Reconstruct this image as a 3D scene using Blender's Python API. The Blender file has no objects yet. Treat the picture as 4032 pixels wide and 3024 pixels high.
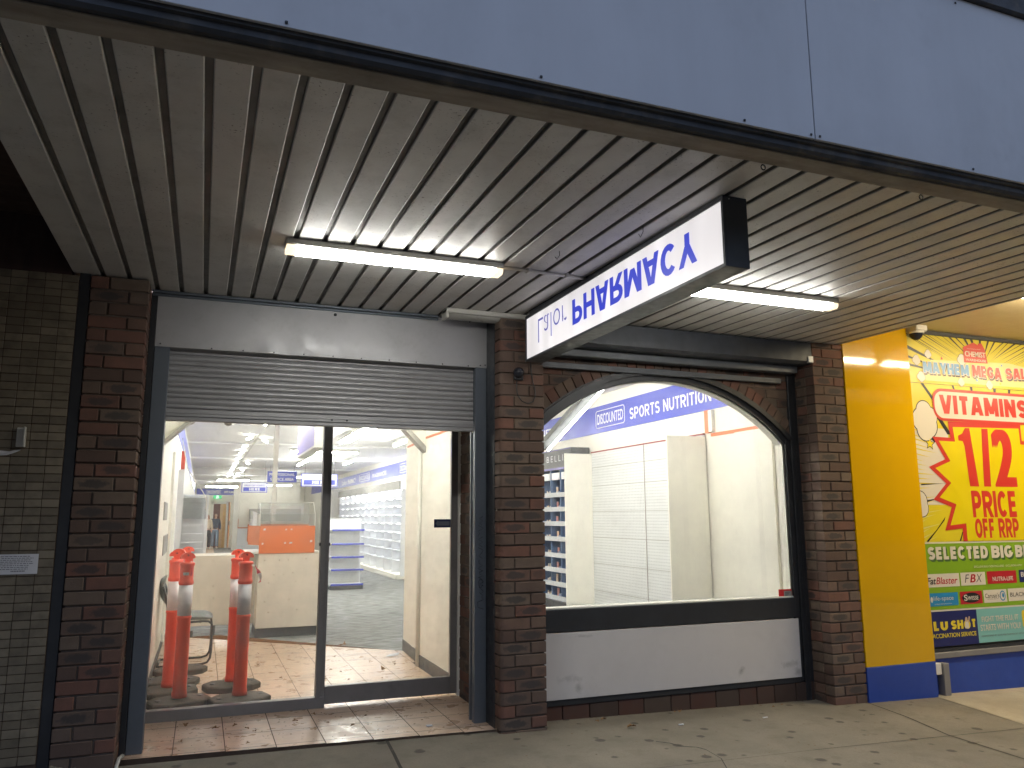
import bpy, bmesh, math, random
from mathutils import Vector, Matrix
random.seed(7)
scn = bpy.context.scene
C = scn.collection
R_ = math.radians

# ---------------------------------------------------------------- camera
CAMH = 1.52
yaw, pit, rol = R_(21.30), R_(9.551), R_(-0.2366)
cy, sy, cp, sp = math.cos(yaw), math.sin(yaw), math.cos(pit), math.sin(pit)
fw = Vector((sy*cp, cy*cp, sp)); rt = Vector((cy, -sy, 0)); up = rt.cross(fw)
rt2 = rt*math.cos(rol) + up*math.sin(rol); up2 = up*math.cos(rol) - rt*math.sin(rol)
cam = bpy.data.cameras.new('camera'); camo = bpy.data.objects.new('camera', cam); C.objects.link(camo)
m = Matrix((rt2, up2, -fw)).transposed().to_4x4(); m.translation = Vector((0, 0, CAMH))
camo.matrix_world = m
cam.sensor_width = 36; cam.lens = 36*0.7684; cam.clip_start = 0.05; cam.clip_end = 500
scn.camera = camo

# ---------------------------------------------------------------- dusk sky, weak sun behind the building, exposure
w = bpy.data.worlds.new('World'); scn.world = w; w.use_nodes = True
nt = w.node_tree; nt.nodes.clear()
SUN_EL, SUN_ROT = R_(16), R_(10)
sky = nt.nodes.new('ShaderNodeTexSky'); sky.sky_type = 'NISHITA'; sky.sun_disc = False
sky.sun_elevation = SUN_EL; sky.sun_rotation = SUN_ROT; sky.air_density = 1.0; sky.dust_density = 0.3; sky.ozone_density = 4.0
bg = nt.nodes.new('ShaderNodeBackground'); bg.inputs['Strength'].default_value = 0.15
wo = nt.nodes.new('ShaderNodeOutputWorld')
tint = nt.nodes.new('ShaderNodeMix'); tint.data_type = 'RGBA'; tint.blend_type = 'MULTIPLY'; tint.inputs[0].default_value = 1
tint.inputs[7].default_value = (1.22, .76, .57, 1); nt.links.new(sky.outputs[0], tint.inputs[6])
# low sky darkened by an added gradient, in place of unseen roofs and trees
tcw = nt.nodes.new('ShaderNodeTexCoord'); sx = nt.nodes.new('ShaderNodeSeparateXYZ'); nt.links.new(tcw.outputs['Generated'], sx.inputs[0])
mrw = nt.nodes.new('ShaderNodeMapRange'); mrw.inputs[1].default_value = .2; mrw.inputs[2].default_value = .55; mrw.inputs[3].default_value = .03; mrw.inputs[4].default_value = 1; nt.links.new(sx.outputs[2], mrw.inputs[0])
hz = nt.nodes.new('ShaderNodeMix'); hz.data_type = 'RGBA'; hz.blend_type = 'MULTIPLY'; hz.inputs[0].default_value = 1
nt.links.new(tint.outputs[2], hz.inputs[6]); nt.links.new(mrw.outputs[0], hz.inputs[7])
nt.links.new(hz.outputs[2], bg.inputs['Color']); nt.links.new(bg.outputs[0], wo.inputs[0])
sl = bpy.data.lights.new('sun', 'SUN'); sl.energy = 0.02; sl.angle = R_(10); sl.color = (1, .9, .8)
so = bpy.data.objects.new('sun', sl); C.objects.link(so)
sd = Vector((math.sin(SUN_ROT)*math.cos(SUN_EL), math.cos(SUN_ROT)*math.cos(SUN_EL), math.sin(SUN_EL)))
so.rotation_euler = sd.to_track_quat('Z', 'Y').to_euler()
scn.view_settings.view_transform = 'Standard'; scn.view_settings.look = 'None'
scn.view_settings.exposure = 2.2; scn.view_settings.gamma = 1.0; scn.view_settings.use_curve_mapping = False
scn.render.engine = 'CYCLES'
scn.cycles.use_denoising = True
scn.cycles.max_bounces = 10; scn.cycles.diffuse_bounces = 5; scn.cycles.glossy_bounces = 4
scn.cycles.transparent_max_bounces = 16; scn.cycles.transmission_bounces = 6
scn.cycles.caustics_reflective = False; scn.cycles.caustics_refractive = False
scn.cycles.sample_clamp_indirect = 6.0

L_AWN, L_NEI, L_INT, L_SIGN = 10.4, 23.0, 25.5, .185   # radiance of the awning tubes, neighbour tubes, shop tubes, sign face

# ---------------------------------------------------------------- helpers
def S(r, g, b):
    f = lambda c: (c/255/12.92) if c/255 <= .04045 else ((c/255+.055)/1.055)**2.4
    return (f(r), f(g), f(b))
WL = {}
def wl(o): return WL.get(o.name, Vector((0, 0, 0)))

class MB:
    def __init__(s): s.v = []; s.f = []; s.sm = []; s.a = []; s.ua = False
    def add(s, vs, fs, smooth=False, attr=None):
        b = len(s.v); s.v += [tuple(q) for q in vs]; s.f += [[i+b for i in f] for f in fs]; s.sm += [smooth]*len(fs)
        if attr is None: s.a += [(.5, 0, 0, 0)]*len(vs)
        else: s.ua = True; s.a += (attr if isinstance(attr, list) else [attr]*len(vs))
        return s
    def box(s, x0, x1, y0, y1, z0, z1, c=0.0, attr=None):
        if x0 > x1: x0, x1 = x1, x0
        if y0 > y1: y0, y1 = y1, y0
        if z0 > z1: z0, z1 = z1, z0
        c = min(c, (x1-x0)*.45, (y1-y0)*.45, (z1-z0)*.45)
        if c <= 0:
            vs = [(x, y, z) for x in (x0, x1) for y in (y0, y1) for z in (z0, z1)]
            fs = [(0, 1, 3, 2), (4, 6, 7, 5), (0, 4, 5, 1), (2, 3, 7, 6), (0, 2, 6, 4), (1, 5, 7, 3)]
            return s.add(vs, fs, False, attr(vs) if callable(attr) else attr)
        vs = []; ix = {}
        lo, hi = (x0, y0, z0), (x1, y1, z1)
        for sx in (0, 1):
            for sy_ in (0, 1):
                for sz in (0, 1):
                    sg = (sx, sy_, sz)
                    for ax in range(3):
                        p = []
                        for k in range(3):
                            e = hi[k] if sg[k] else lo[k]
                            p.append(e if k == ax else (e-c if sg[k] else e+c))
                        ix[(sg, ax)] = len(vs); vs.append(tuple(p))
        fs = []
        for ax in range(3):
            o = [k for k in range(3) if k != ax]
            for e in (0, 1):
                q = []
                for (i, j) in ((0, 0), (1, 0), (1, 1), (0, 1)):
                    sg = [0, 0, 0]; sg[ax] = e; sg[o[0]] = i; sg[o[1]] = j; q.append(ix[(tuple(sg), ax)])
                fs.append(q)
            for i in (0, 1):
                for j in (0, 1):
                    a = [0, 0, 0]; b = [0, 0, 0]; a[ax] = 0; b[ax] = 1
                    for t in (a, b): t[o[0]] = i; t[o[1]] = j
                    a, b = tuple(a), tuple(b)
                    fs.append([ix[(a, o[0])], ix[(b, o[0])], ix[(b, o[1])], ix[(a, o[1])]])
        for sx in (0, 1):
            for sy_ in (0, 1):
                for sz in (0, 1): fs.append([ix[((sx, sy_, sz), k)] for k in range(3)])
        return s.add(vs, fs, False, attr(vs) if callable(attr) else attr)
    def quad(s, *p, attr=None): return s.add(p, [list(range(len(p)))], False, attr)
    def prism(s, pts, ax, a0, a1, smooth=False, attr=None):
        """polygon pts in the plane of the two other axes, extruded along axis ax from a0 to a1"""
        n = len(pts)
        def mk(p, a): q = [p[0], p[1]]; q.insert(ax, a); return tuple(q)
        vs = [mk(p, a0) for p in pts] + [mk(p, a1) for p in pts]
        fs = [list(range(n)), list(range(2*n-1, n-1, -1))]
        s.add(vs, fs, False, attr)
        b = len(s.v)-2*n
        for i in range(n):
            s.f.append([b+i, b+(i+1) % n, b+n+(i+1) % n, b+n+i]); s.sm.append(smooth)
        return s
    def tube(s, path, r, n=8, cap=True):
        path = [Vector(p) for p in path]; rings = []; prev = None
        for i, p in enumerate(path):
            d = (path[min(i+1, len(path)-1)] - path[max(i-1, 0)]).normalized()
            ref = prev if prev is not None else (Vector((0, 0, 1)) if abs(d.z) < .9 else Vector((1, 0, 0)))
            a = (ref - d*ref.dot(d)).normalized(); b = d.cross(a); prev = a
            rr = r[i] if isinstance(r, (list, tuple)) else r
            rings.append([p + a*rr*math.cos(2*math.pi*k/n) + b*rr*math.sin(2*math.pi*k/n) for k in range(n)])
        vs = [v for ring in rings for v in ring]; fs = []
        for i in range(len(path)-1):
            for k in range(n): fs.append([i*n+k, i*n+(k+1) % n, (i+1)*n+(k+1) % n, (i+1)*n+k])
        s.add(vs, fs, True)
        if cap:
            b = len(s.v)-len(vs)
            s.f += [[b+k for k in range(n)], [b+(len(path)-1)*n+k for k in range(n)]]; s.sm += [False, False]
        return s
    def lathe(s, prof, cx=0, cy_=0, n=24, smooth=True):
        vs = []; fs = []
        for r, z in prof: vs += [(cx+r*math.cos(2*math.pi*k/n), cy_+r*math.sin(2*math.pi*k/n), z) for k in range(n)]
        for i in range(len(prof)-1):
            for k in range(n): fs.append([i*n+k, i*n+(k+1) % n, (i+1)*n+(k+1) % n, (i+1)*n+k])
        s.add(vs, fs, smooth)
        b = len(s.v)-len(vs)
        s.f += [[b+k for k in range(n)], [b+(len(prof)-1)*n+k for k in range(n)]]; s.sm += [False, False]
        return s
    def text(s, t, O, U, V, bold=0.0, shear=0.0, space=1.0):
        # heavy weights: a slightly fattened outline laid a few times side by side, each copy a hair above the last
        ob = max(-.02, min(bold, .014)); ex = max(0, bold-ob)*1.5
        vs, fs = text2d(t, ob, shear, space); O, U, V = Vector(O), Vector(U), Vector(V); n = U.cross(V).normalized()
        k = ex*V.length/U.length; cs = [0] if ex == 0 else [-1, -.33, .33, 1]
        for i, c in enumerate(cs): s.add([O+U*(k+a*(1-2*k)+c*k)+V*b+n*(.00006*i) for a, b in vs], fs)
        return s
    def block(s, t, O, U, V, th=.2, gap=.1, jit=0.0):
        """heavy block capitals drawn as strokes; th = stroke width as a share of the cap height"""
        O, U, V = Vector(O), Vector(U), Vector(V); n = U.cross(V).normalized(); h = th/2
        tot = sum(GL[c][0] for c in t)+gap*(len(t)-1); x = 0; k = 0
        for c in t:
            w_, strokes = GL[c]
            for st in strokes:
                P = [Vector((h+p[0]*(w_-th), p[1])) for p in st]; P = [Vector((p.x, h+(p.y-.0)*(1-th)) if len(st) > 2 or st[0][1] == st[1][1] else (p.x, p.y)) for p in P]
                if len(st) == 2 and st[0][1] != st[1][1]: P = [Vector((p.x, q[1])) for p, q in zip(P, st)]
                L = []; R = []
                for i, p in enumerate(P):
                    d0 = (p-P[i-1]).normalized() if i else None; d1 = (P[i+1]-p).normalized() if i+1 < len(P) else None
                    d = d1 if d0 is None else d0 if d1 is None else (d0+d1).normalized(); m = Vector((-d.y, d.x)); q = d0 if d1 is None else d1
                    f = h/max(.5, abs(m.dot(Vector((-q.y, q.x))))) if d0 is not None and d1 is not None else h
                    if len(st) == 2 and abs(q.x) > 1e-6 and abs(q.y) > 1e-6: m = Vector((-1 if q.y > 0 else 1, 0)); f = h/abs(q.y)*1.0
                    L.append(p+m*f); R.append(p-m*f)
                cl = lambda p: O+U*((x+min(max(p.x, -.02), w_+.02))/tot)+V*min(max(p.y, 0), 1)+n*(.00005*(k % 6)); k += 1
                vs = [cl(p) for p in L]+[cl(p) for p in R]; m_ = len(P)
                s.add(vs, [[i, i+1, m_+i+1, m_+i] for i in range(m_-1)])
            x += w_+gap
        return s
    def build(s, name, mat, parent=None, smooth_all=False, kind=None):
        me = bpy.data.meshes.new(name); off = wl(parent) if parent else Vector((0, 0, 0))
        me.from_pydata([(x-off.x, y-off.y, z-off.z) for x, y, z in s.v], [], s.f)
        if s.ua:
            at = me.color_attributes.new('bk', 'FLOAT_COLOR', 'POINT')
            at.data.foreach_set('color', [c for q in s.a for c in q])
        bm = bmesh.new(); bm.from_mesh(me); bmesh.ops.recalc_face_normals(bm, faces=bm.faces); bm.to_mesh(me); bm.free()
        me.polygons.foreach_set('use_smooth', [True]*len(me.polygons) if smooth_all else s.sm)
        me.materials.append(mat); me.update()
        o = bpy.data.objects.new(name, me); C.objects.link(o)
        if parent: o.parent = parent; WL[o.name] = off
        if kind: o['kind'] = kind
        return o

def _arc(cx, cy_, rx, ry, a0, a1, n=10): return [(cx+rx*math.cos(R_(a0+(a1-a0)*i/n)), cy_+ry*math.sin(R_(a0+(a1-a0)*i/n))) for i in range(n+1)]
_B = lambda y0, y1: [(0, y1)]+[(.55, y1)]+_arc(.55, (y0+y1)/2, .45, (y1-y0)/2, 90, -90, 8)[1:-1]+[(.55, y0), (0, y0)]
GL = {' ': (.28, []), 'A': (.76, [[(-.02, 0), (.42, 1)], [(1.02, 0), (.58, 1)], [(.18, .22), (.82, .22)]]), 'B': (.70, [[(0, 0), (0, 1)], _B(.52, 1), _B(0, .52)]),
 'C': (.72, [_arc(.5, .5, .5, .5, 42, 318, 16)]), 'D': (.72, [[(0, 0), (0, 1)], [(0, 1), (.4, 1)]+_arc(.4, .5, .6, .5, 90, -90, 10)[1:-1]+[(.4, 0), (0, 0)]]), 'E': (.62, [[(0, 0), (0, 1)], [(0, 1), (1.1, 1)], [(0, .5), (1, .5)], [(0, 0), (1.1, 0)]]),
 'F': (.60, [[(0, 0), (0, 1)], [(0, 1), (1.1, 1)], [(0, .47), (.95, .47)]]), 'G': (.76, [_arc(.5, .5, .5, .5, 45, 350, 16), [(.55, .42), (1, .42)]]), 'H': (.72, [[(0, 0), (0, 1)], [(1, 0), (1, 1)], [(0, .5), (1, .5)]]), 'I': (.21, [[(.5, 0), (.5, 1)]]),
 'L': (.58, [[(0, 0), (0, 1)], [(0, 0), (1.1, 0)]]), 'M': (.90, [[(0, 0), (0, 1)], [(1, 0), (1, 1)], [(.04, 1), (.5, .12)], [(.96, 1), (.5, .12)]]), 'N': (.73, [[(0, 0), (0, 1)], [(1, 0), (1, 1)], [(0, 1), (1, 0)]]),
 'O': (.78, [_arc(.5, .5, .5, .5, 0, 360, 20)]), 'P': (.68, [[(0, 0), (0, 1)], _B(.42, 1)]), 'R': (.72, [[(0, 0), (0, 1)], _B(.45, 1), [(.45, .46), (1, 0)]]),
 'S': (.68, [_arc(.5, .75, .48, .25, 25, 270, 10)+_arc(.5, .25, .5, .25, 90, -155, 10)[1:]]), 'T': (.64, [[(.5, 0), (.5, 1)], [(-.15, 1), (1.15, 1)]]), 'U': (.72, [[(0, 1.1), (0, .4)]+_arc(.5, .4, .5, .4, 180, 360, 10)[1:]+[(1, 1.1)]]),
 'V': (.74, [[(-.02, 1), (.44, 0)], [(1.02, 1), (.56, 0)]]), 'Y': (.72, [[(-.05, 1), (.5, .38)], [(1.05, 1), (.5, .38)], [(.5, 0), (.5, .45)]])}
_tc = {}
def text2d(t, bold, shear, space):
    k = (t, bold, shear, space)
    if k in _tc: return _tc[k]
    cu = bpy.data.curves.new('tmp', 'FONT'); cu.body = t; cu.offset = bold; cu.shear = shear; cu.space_character = space; cu.resolution_u = 6
    o = bpy.data.objects.new('tmp', cu); C.objects.link(o)
    dg = bpy.context.evaluated_depsgraph_get(); dg.update()
    me = o.evaluated_get(dg).to_mesh()
    vs = [(v.co.x, v.co.y) for v in me.vertices]; fs = [list(p.vertices) for p in me.polygons]
    o.evaluated_get(dg).to_mesh_clear(); bpy.data.objects.remove(o); bpy.data.curves.remove(cu)
    x0 = min(v[0] for v in vs); x1 = max(v[0] for v in vs); y0 = min(v[1] for v in vs); y1 = max(v[1] for v in vs)
    vs = [((a-x0)/(x1-x0), (b-y0)/(y1-y0)) for a, b in vs]
    _tc[k] = (vs, fs); return _tc[k]

def tag(o, label, cat, group=None):
    o['label'] = label; o['category'] = cat
    if group: o['group'] = group
    return o
def thing(name, label, cat, loc=(0, 0, 0), group=None):
    o = bpy.data.objects.new(name, None); C.objects.link(o); o.location = loc; o.empty_display_size = .1
    WL[o.name] = Vector(loc); return tag(o, label, cat, group)
def dup(root, loc, rz=0.0, label=None):
    r = root.copy(); C.objects.link(r); r.location = loc; r.rotation_euler = (0, 0, rz)
    if label: r['label'] = label
    for ch in list(root.children):
        c = ch.copy(); C.objects.link(c); c.parent = r
        for g in list(ch.children):
            d = g.copy(); C.objects.link(d); d.parent = c
    return r

# ---------------------------------------------------------------- materials
class N:
    def __init__(s, name):
        s.m = bpy.data.materials.new(name); s.m.use_nodes = True; s.t = s.m.node_tree; s.b = s.t.nodes['Principled BSDF']
        s.out = s.t.nodes['Material Output']; s.tc = s.t.nodes.new('ShaderNodeTexCoord')
    def n(s, typ, **kw):
        x = s.t.nodes.new(typ)
        for k, v in kw.items(): setattr(x, k, v)
        return x
    def l(s, a, b): s.t.links.new(a, b)
    def noise(s, scale, detail=4, rough=.55, vec=None, stretch=None):
        x = s.n('ShaderNodeTexNoise'); x.inputs['Scale'].default_value = scale; x.inputs['Detail'].default_value = detail; x.inputs['Roughness'].default_value = rough
        src = vec or s.tc.outputs['Object']
        if stretch:
            mp = s.n('ShaderNodeMapping'); mp.inputs['Scale'].default_value = stretch; s.l(src, mp.inputs[0]); src = mp.outputs[0]
        s.l(src, x.inputs['Vector']); return x.outputs['Fac']
    def mr(s, v, a, b, c, d, smooth=False):
        x = s.n('ShaderNodeMapRange')
        if smooth: x.interpolation_type = 'SMOOTHSTEP'
        for i, q in zip((1, 2, 3, 4), (a, b, c, d)): x.inputs[i].default_value = q
        s.l(v, x.inputs[0]); return x.outputs[0]
    def mix(s, f, a, b, blend='MIX'):
        x = s.n('ShaderNodeMix', data_type='RGBA', blend_type=blend)
        for i, q in ((0, f), (6, a), (7, b)):
            if isinstance(q, (int, float)): x.inputs[i].default_value = q
            elif isinstance(q, tuple): x.inputs[i].default_value = (*q, 1) if len(q) == 3 else q
            else: s.l(q, x.inputs[i])
        return x.outputs[2]
    def math(s, op, a, b=None, clamp=False):
        x = s.n('ShaderNodeMath', operation=op, use_clamp=clamp)
        for i, q in ((0, a), (1, b)):
            if q is None: continue
            if isinstance(q, (int, float)): x.inputs[i].default_value = q
            else: s.l(q, x.inputs[i])
        return x.outputs[0]
    def bump(s, h, strength=.3, dist=.01):
        x = s.n('ShaderNodeBump'); x.inputs['Strength'].default_value = strength; x.inputs['Distance'].default_value = dist
        s.l(h, x.inputs['Height']); s.l(x.outputs[0], s.b.inputs['Normal'])
    def attr(s, name='bk'):
        x = s.n('ShaderNodeAttribute', attribute_name=name); return x

def mat(name, col, rough=.5, metal=0.0, var=.12, scale=5, bump=0.0, bscale=60, spec=.5, grime=0.0, gcol=(.05, .045, .04), gscale=2.5, streak=None):
    g = N(name); b = g.b
    n1 = g.noise(scale, 5, .6, stretch=streak)
    hi = tuple(min(1, c*(1+var)) for c in col); lo = tuple(c*(1-var) for c in col)
    c = g.mix(g.mr(n1, .3, .7, 0, 1), lo, hi)
    if grime:
        n2 = g.noise(gscale, 6, .7); n3 = g.noise(gscale*9, 3, .6)
        f = g.math('MULTIPLY', g.mr(n2, .48, .72, 0, grime), g.mr(n3, .3, .65, .3, 1))
        c = g.mix(f, c, gcol)
    g.l(c, b.inputs['Base Color'])
    g.l(g.mr(g.noise(scale*3, 3), .3, .7, max(.02, rough*.8), min(1, rough*1.2)), b.inputs['Roughness'])
    b.inputs['Metallic'].default_value = metal; b.inputs['Specular IOR Level'].default_value = spec
    if bump: g.bump(g.noise(bscale, 4, .6), bump, .004)
    return g.m
def emit(name, col, strength, var=0.0, scale=3, base=.8):
    g = N(name); b = g.b; b.inputs['Base Color'].default_value = (base*col[0], base*col[1], base*col[2], 1); b.inputs['Roughness'].default_value = .4
    b.inputs['Emission Color'].default_value = (*col, 1); b.inputs['Emission Strength'].default_value = strength
    if var: g.l(g.mr(g.noise(scale, 2, .5), .3, .7, strength*(1-var), strength*(1+var)), b.inputs['Emission Strength'])
    return g.m
def glass_mat(name, tint=(.96, .98, .97), dirt=.03):
    g = N(name); g.t.nodes.remove(g.b)
    tr = g.n('ShaderNodeBsdfTransparent'); tr.inputs[0].default_value = (*tint, 1)
    gl = g.n('ShaderNodeBsdfGlossy'); gl.inputs['Roughness'].default_value = .02; gl.inputs['Color'].default_value = (1, 1, 1, 1)
    # thin film of dust: scatters light both back and through
    d0 = g.n('ShaderNodeBsdfDiffuse'); d0.inputs[0].default_value = (.5, .5, .49, 1); d1 = g.n('ShaderNodeBsdfTranslucent'); d1.inputs[0].default_value = (.8, .8, .78, 1)
    df = g.n('ShaderNodeMixShader'); df.inputs[0].default_value = .7; g.l(d0.outputs[0], df.inputs[1]); g.l(d1.outputs[0], df.inputs[2])
    fr = g.n('ShaderNodeFresnel'); fr.inputs[0].default_value = 1.45
    m1 = g.n('ShaderNodeMixShader'); m2 = g.n('ShaderNodeMixShader')
    g.l(fr.outputs[0], m1.inputs[0]); g.l(tr.outputs[0], m1.inputs[1]); g.l(gl.outputs[0], m1.inputs[2])
    f = g.math('ADD', g.mr(g.noise(2.2, 6, .7), .42, .78, dirt*.8, dirt*3), g.mr(g.noise(14, 5, .7, stretch=(1, 1, .3)), .58, .8, 0, dirt*1.2))
    g.l(f, m2.inputs[0]); g.l(m1.outputs[0], m2.inputs[1]); g.l(df.outputs[0], m2.inputs[2]); g.l(m2.outputs[0], g.out.inputs[0])
    return g.m

def brick_mat(name='brick', f=1.0):
    g = N(name); a = g.attr(); sep = g.n('ShaderNodeSeparateColor'); g.l(a.outputs['Color'], sep.inputs[0])
    r, u, v = sep.outputs; r2 = a.outputs['Alpha']
    cr = g.n('ShaderNodeValToRGB'); e = cr.color_ramp.elements
    e[0].position = 0; e[0].color = (*S(90, 72, 64), 1); e[1].position = 1; e[1].color = (*S(121, 86, 74), 1)
    e[0].color = (*[q*f for q in e[0].color[:3]], 1); e[1].color = (*[q*f for q in e[1].color[:3]], 1)
    for p, c in ((.3, S(101, 85, 76)), (.55, S(110, 96, 84)), (.8, S(110, 79, 69))):
        x = e.new(p); x.color = (*[q*f for q in c], 1)
    g.l(r, cr.inputs[0])
    nz = g.noise(28, 5, .65); nz2 = g.noise(9, 4, .6)
    base = g.mix(g.mr(nz2, .3, .7, 0, .5), cr.outputs[0], S(78, 66, 60))
    d = g.math('SQRT', g.math('ADD', g.math('MULTIPLY', u, u), g.math('MULTIPLY', v, v)))
    d = g.math('ADD', d, g.mr(nz, .2, .8, -.35, .35))
    msk = g.math('MULTIPLY', g.mr(d, .5, .85, .75, 0, True), g.mr(r2, .35, .45, 0, 1))
    c = g.mix(msk, base, S(62, 60, 60))
    g.l(c, g.b.inputs['Base Color']); g.b.inputs['Roughness'].default_value = .85; g.b.inputs['Specular IOR Level'].default_value = .25
    g.bump(g.noise(120, 5, .7), .5, .004); return g.m
def tile_mat():
    g = N('floor_tile'); a = g.attr(); sep = g.n('ShaderNodeSeparateColor'); g.l(a.outputs['Color'], sep.inputs[0])
    c = g.mix(sep.outputs[0], S(196, 166, 140), S(212, 184, 158))
    c = g.mix(g.mr(g.noise(7, 5, .6), .3, .7, 0, .5), c, S(196, 168, 144))
    f = g.math('MULTIPLY', g.mr(g.noise(1.6, 6, .7, stretch=(1, 2.2, 1)), .5, .7, 0, .8), g.mr(g.noise(16, 5, .7, stretch=(.5, 1.5, 1)), .35, .62, .1, 1))
    c = g.mix(f, c, S(104, 88, 76))
    g.l(c, g.b.inputs['Base Color']); g.l(g.mr(g.noise(9, 4, .6), .3, .7, .2, .5), g.b.inputs['Roughness'])
    g.bump(g.noise(30, 3), .06, .003); return g.m
def concrete_mat(name, base, dark, spots=True):
    g = N(name)
    c = g.mix(g.mr(g.noise(1.3, 6, .65), .35, .65, 0, 1), tuple(x*.72 for x in base), base)
    c = g.mix(g.mr(g.noise(70, 3, .7), .35, .7, 0, .45), c, tuple(x*.6 for x in base))
    c = g.mix(g.mr(g.noise(5, 6, .7), .52, .75, 0, .6), c, dark)
    if spots:
        for sc, th in ((7.0, .075), (4.0, .04)):
            vo = g.n('ShaderNodeTexVoronoi'); vo.inputs['Scale'].default_value = sc; vo.inputs['Randomness'].default_value = 1
            nv = g.n('ShaderNodeMapping'); nv.inputs['Scale'].default_value = (1, 1, 0); g.l(g.tc.outputs['Object'], nv.inputs[0]); g.l(nv.outputs[0], vo.inputs['Vector'])
            sp_ = g.n('ShaderNodeSeparateColor'); g.l(vo.outputs['Color'], sp_.inputs[0])
            dd = g.math('ADD', vo.outputs['Distance'], g.math('ADD', g.mr(g.noise(60, 2), .3, .7, -.03, .03), g.mr(sp_.outputs[1], 0, 1, -.05, .08)))
            f = g.math('MULTIPLY', g.mr(dd, th*sc*.32, th*sc*.5, .75, 0), g.mr(sp_.outputs[0], .5, .55, 0, 1))
            c = g.mix(f, c, S(58, 54, 48))
    g.l(c, g.b.inputs['Base Color']); g.b.inputs['Roughness'].default_value = .8; g.b.inputs['Specular IOR Level'].default_value = .3
    g.bump(g.noise(160, 4, .7), .5, .004); return g.m
def carpet_mat():
    g = N('carpet')
    c = g.mix(g.mr(g.noise(4, 3, .65, stretch=(1, 7, 1)), .42, .62, 0, 1), S(84, 86, 86), S(172, 174, 172))
    c = g.mix(g.mr(g.noise(60, 2, .6), .3, .7, 0, .5), c, S(110, 110, 108))
    g.l(c, g.b.inputs['Base Color']); g.b.inputs['Roughness'].default_value = .95; return g.m
def peg_mat():
    g = N('pegboard'); br = g.n('ShaderNodeTexBrick'); br.offset = 0
    mp = g.n('ShaderNodeMapping'); mp.inputs['Rotation'].default_value = (0, 0, 0)
    sx = g.n('ShaderNodeSeparateXYZ'); g.l(g.tc.outputs['Object'], sx.inputs[0]); cx = g.n('ShaderNodeCombineXYZ')
    g.l(sx.outputs[1], cx.inputs[0]); g.l(sx.outputs[2], cx.inputs[1])
    vo = g.n('ShaderNodeTexVoronoi'); vo.inputs['Randomness'].default_value = 0; vo.inputs['Scale'].default_value = 28
    g.l(cx.outputs[0], vo.inputs['Vector'])
    f = g.mr(vo.outputs['Distance'], .16, .22, .75, 0)
    g.l(g.mix(f, (.72, .74, .74), (.3, .32, .34)), g.b.inputs['Base Color']); g.b.inputs['Roughness'].default_value = .35; return g.m

M = {}
M['brick'] = brick_mat('brick', 1.08); M['plinth'] = brick_mat('dark_brick', .5)  # plinth uses the same brick colours, evenly darkened
M['mortar'] = mat('mortar', S(92, 82, 74), .95, var=.2, scale=20, bump=.5)
M['tile'] = tile_mat(); M['grout'] = mat('grout', S(74, 60, 50), .9, var=.2, scale=12)
M['concrete'] = concrete_mat('concrete', S(130, 123, 109), S(94, 88, 76))
M['slab'] = concrete_mat('pale_concrete', S(176, 166, 146), S(134, 126, 110), spots=False)
M['carpet'] = carpet_mat(); M['peg'] = peg_mat()
M['soffit'] = mat('painted_soffit_metal', S(198, 197, 193), .5, 0, .06, 2, grime=.35, gcol=S(110, 104, 92), gscale=5, spec=.5)
def specks(m_):
    g = m_.node_tree; b = g.nodes['Principled BSDF']; src = b.inputs['Base Color'].links[0].from_socket
    tc = g.nodes.new('ShaderNodeTexCoord'); n1 = g.nodes.new('ShaderNodeTexNoise'); n1.inputs['Scale'].default_value = 75; n1.inputs['Detail'].default_value = 2; n2 = g.nodes.new('ShaderNodeTexNoise'); n2.inputs['Scale'].default_value = 3.2; n2.inputs['Detail'].default_value = 3
    for q in (n1, n2): g.links.new(tc.outputs['Object'], q.inputs['Vector'])
    r1 = g.nodes.new('ShaderNodeMapRange'); r1.inputs[1].default_value = .64; r1.inputs[2].default_value = .70; g.links.new(n1.outputs[0], r1.inputs[0])
    r2 = g.nodes.new('ShaderNodeMapRange'); r2.inputs[1].default_value = .42; r2.inputs[2].default_value = .62; r2.inputs[4].default_value = .75; g.links.new(n2.outputs[0], r2.inputs[0])
    ml = g.nodes.new('ShaderNodeMath'); ml.operation = 'MULTIPLY'; g.links.new(r1.outputs[0], ml.inputs[0]); g.links.new(r2.outputs[0], ml.inputs[1])
    mx = g.nodes.new('ShaderNodeMix'); mx.data_type = 'RGBA'; mx.inputs[7].default_value = (.10, .09, .08, 1); g.links.new(ml.outputs[0], mx.inputs[0]); g.links.new(src, mx.inputs[6]); g.links.new(mx.outputs[2], b.inputs['Base Color'])
specks(M['soffit'])
M['groove_shade'] = mat('soffit_groove_shaded', S(124, 122, 118), .5, 0, .15, 4, grime=.4, gcol=S(70, 66, 60))  # soffit's own paint, darkened in colour for the shade inside the grooves
M['black'] = mat('black_painted_metal', S(40, 42, 46), .45, 0, .2, 6)
M['case'] = mat('dark_grey_case', S(66, 70, 76), .45, 0, .1, 5)
M['lintel'] = mat('dark_grey_bar', S(84, 88, 94), .5, 0, .15, 6)
M['counter'] = mat('beige_laminate', S(214, 205, 190), .5, 0, .04, 3, grime=.1, gcol=S(150, 138, 116))
M['under'] = mat('weathered_board_lightened', S(150, 142, 130), .8, 0, .25, 3, grime=.5, gcol=S(96, 88, 78), gscale=4, streak=(1, 6, 6))  # weathered grey-brown, lightened in colour because little light reaches the beam's underside
M['char'] = mat('charcoal_trim', S(52, 56, 64), .5, 0, .25, 6, grime=.3, gcol=S(80, 76, 68))
M['beam'] = mat('weathered_beam', S(64, 66, 70), .7, 0, .3, 3, grime=.6, gcol=S(140, 130, 112), gscale=3, streak=(1, 6, 6))
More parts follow.
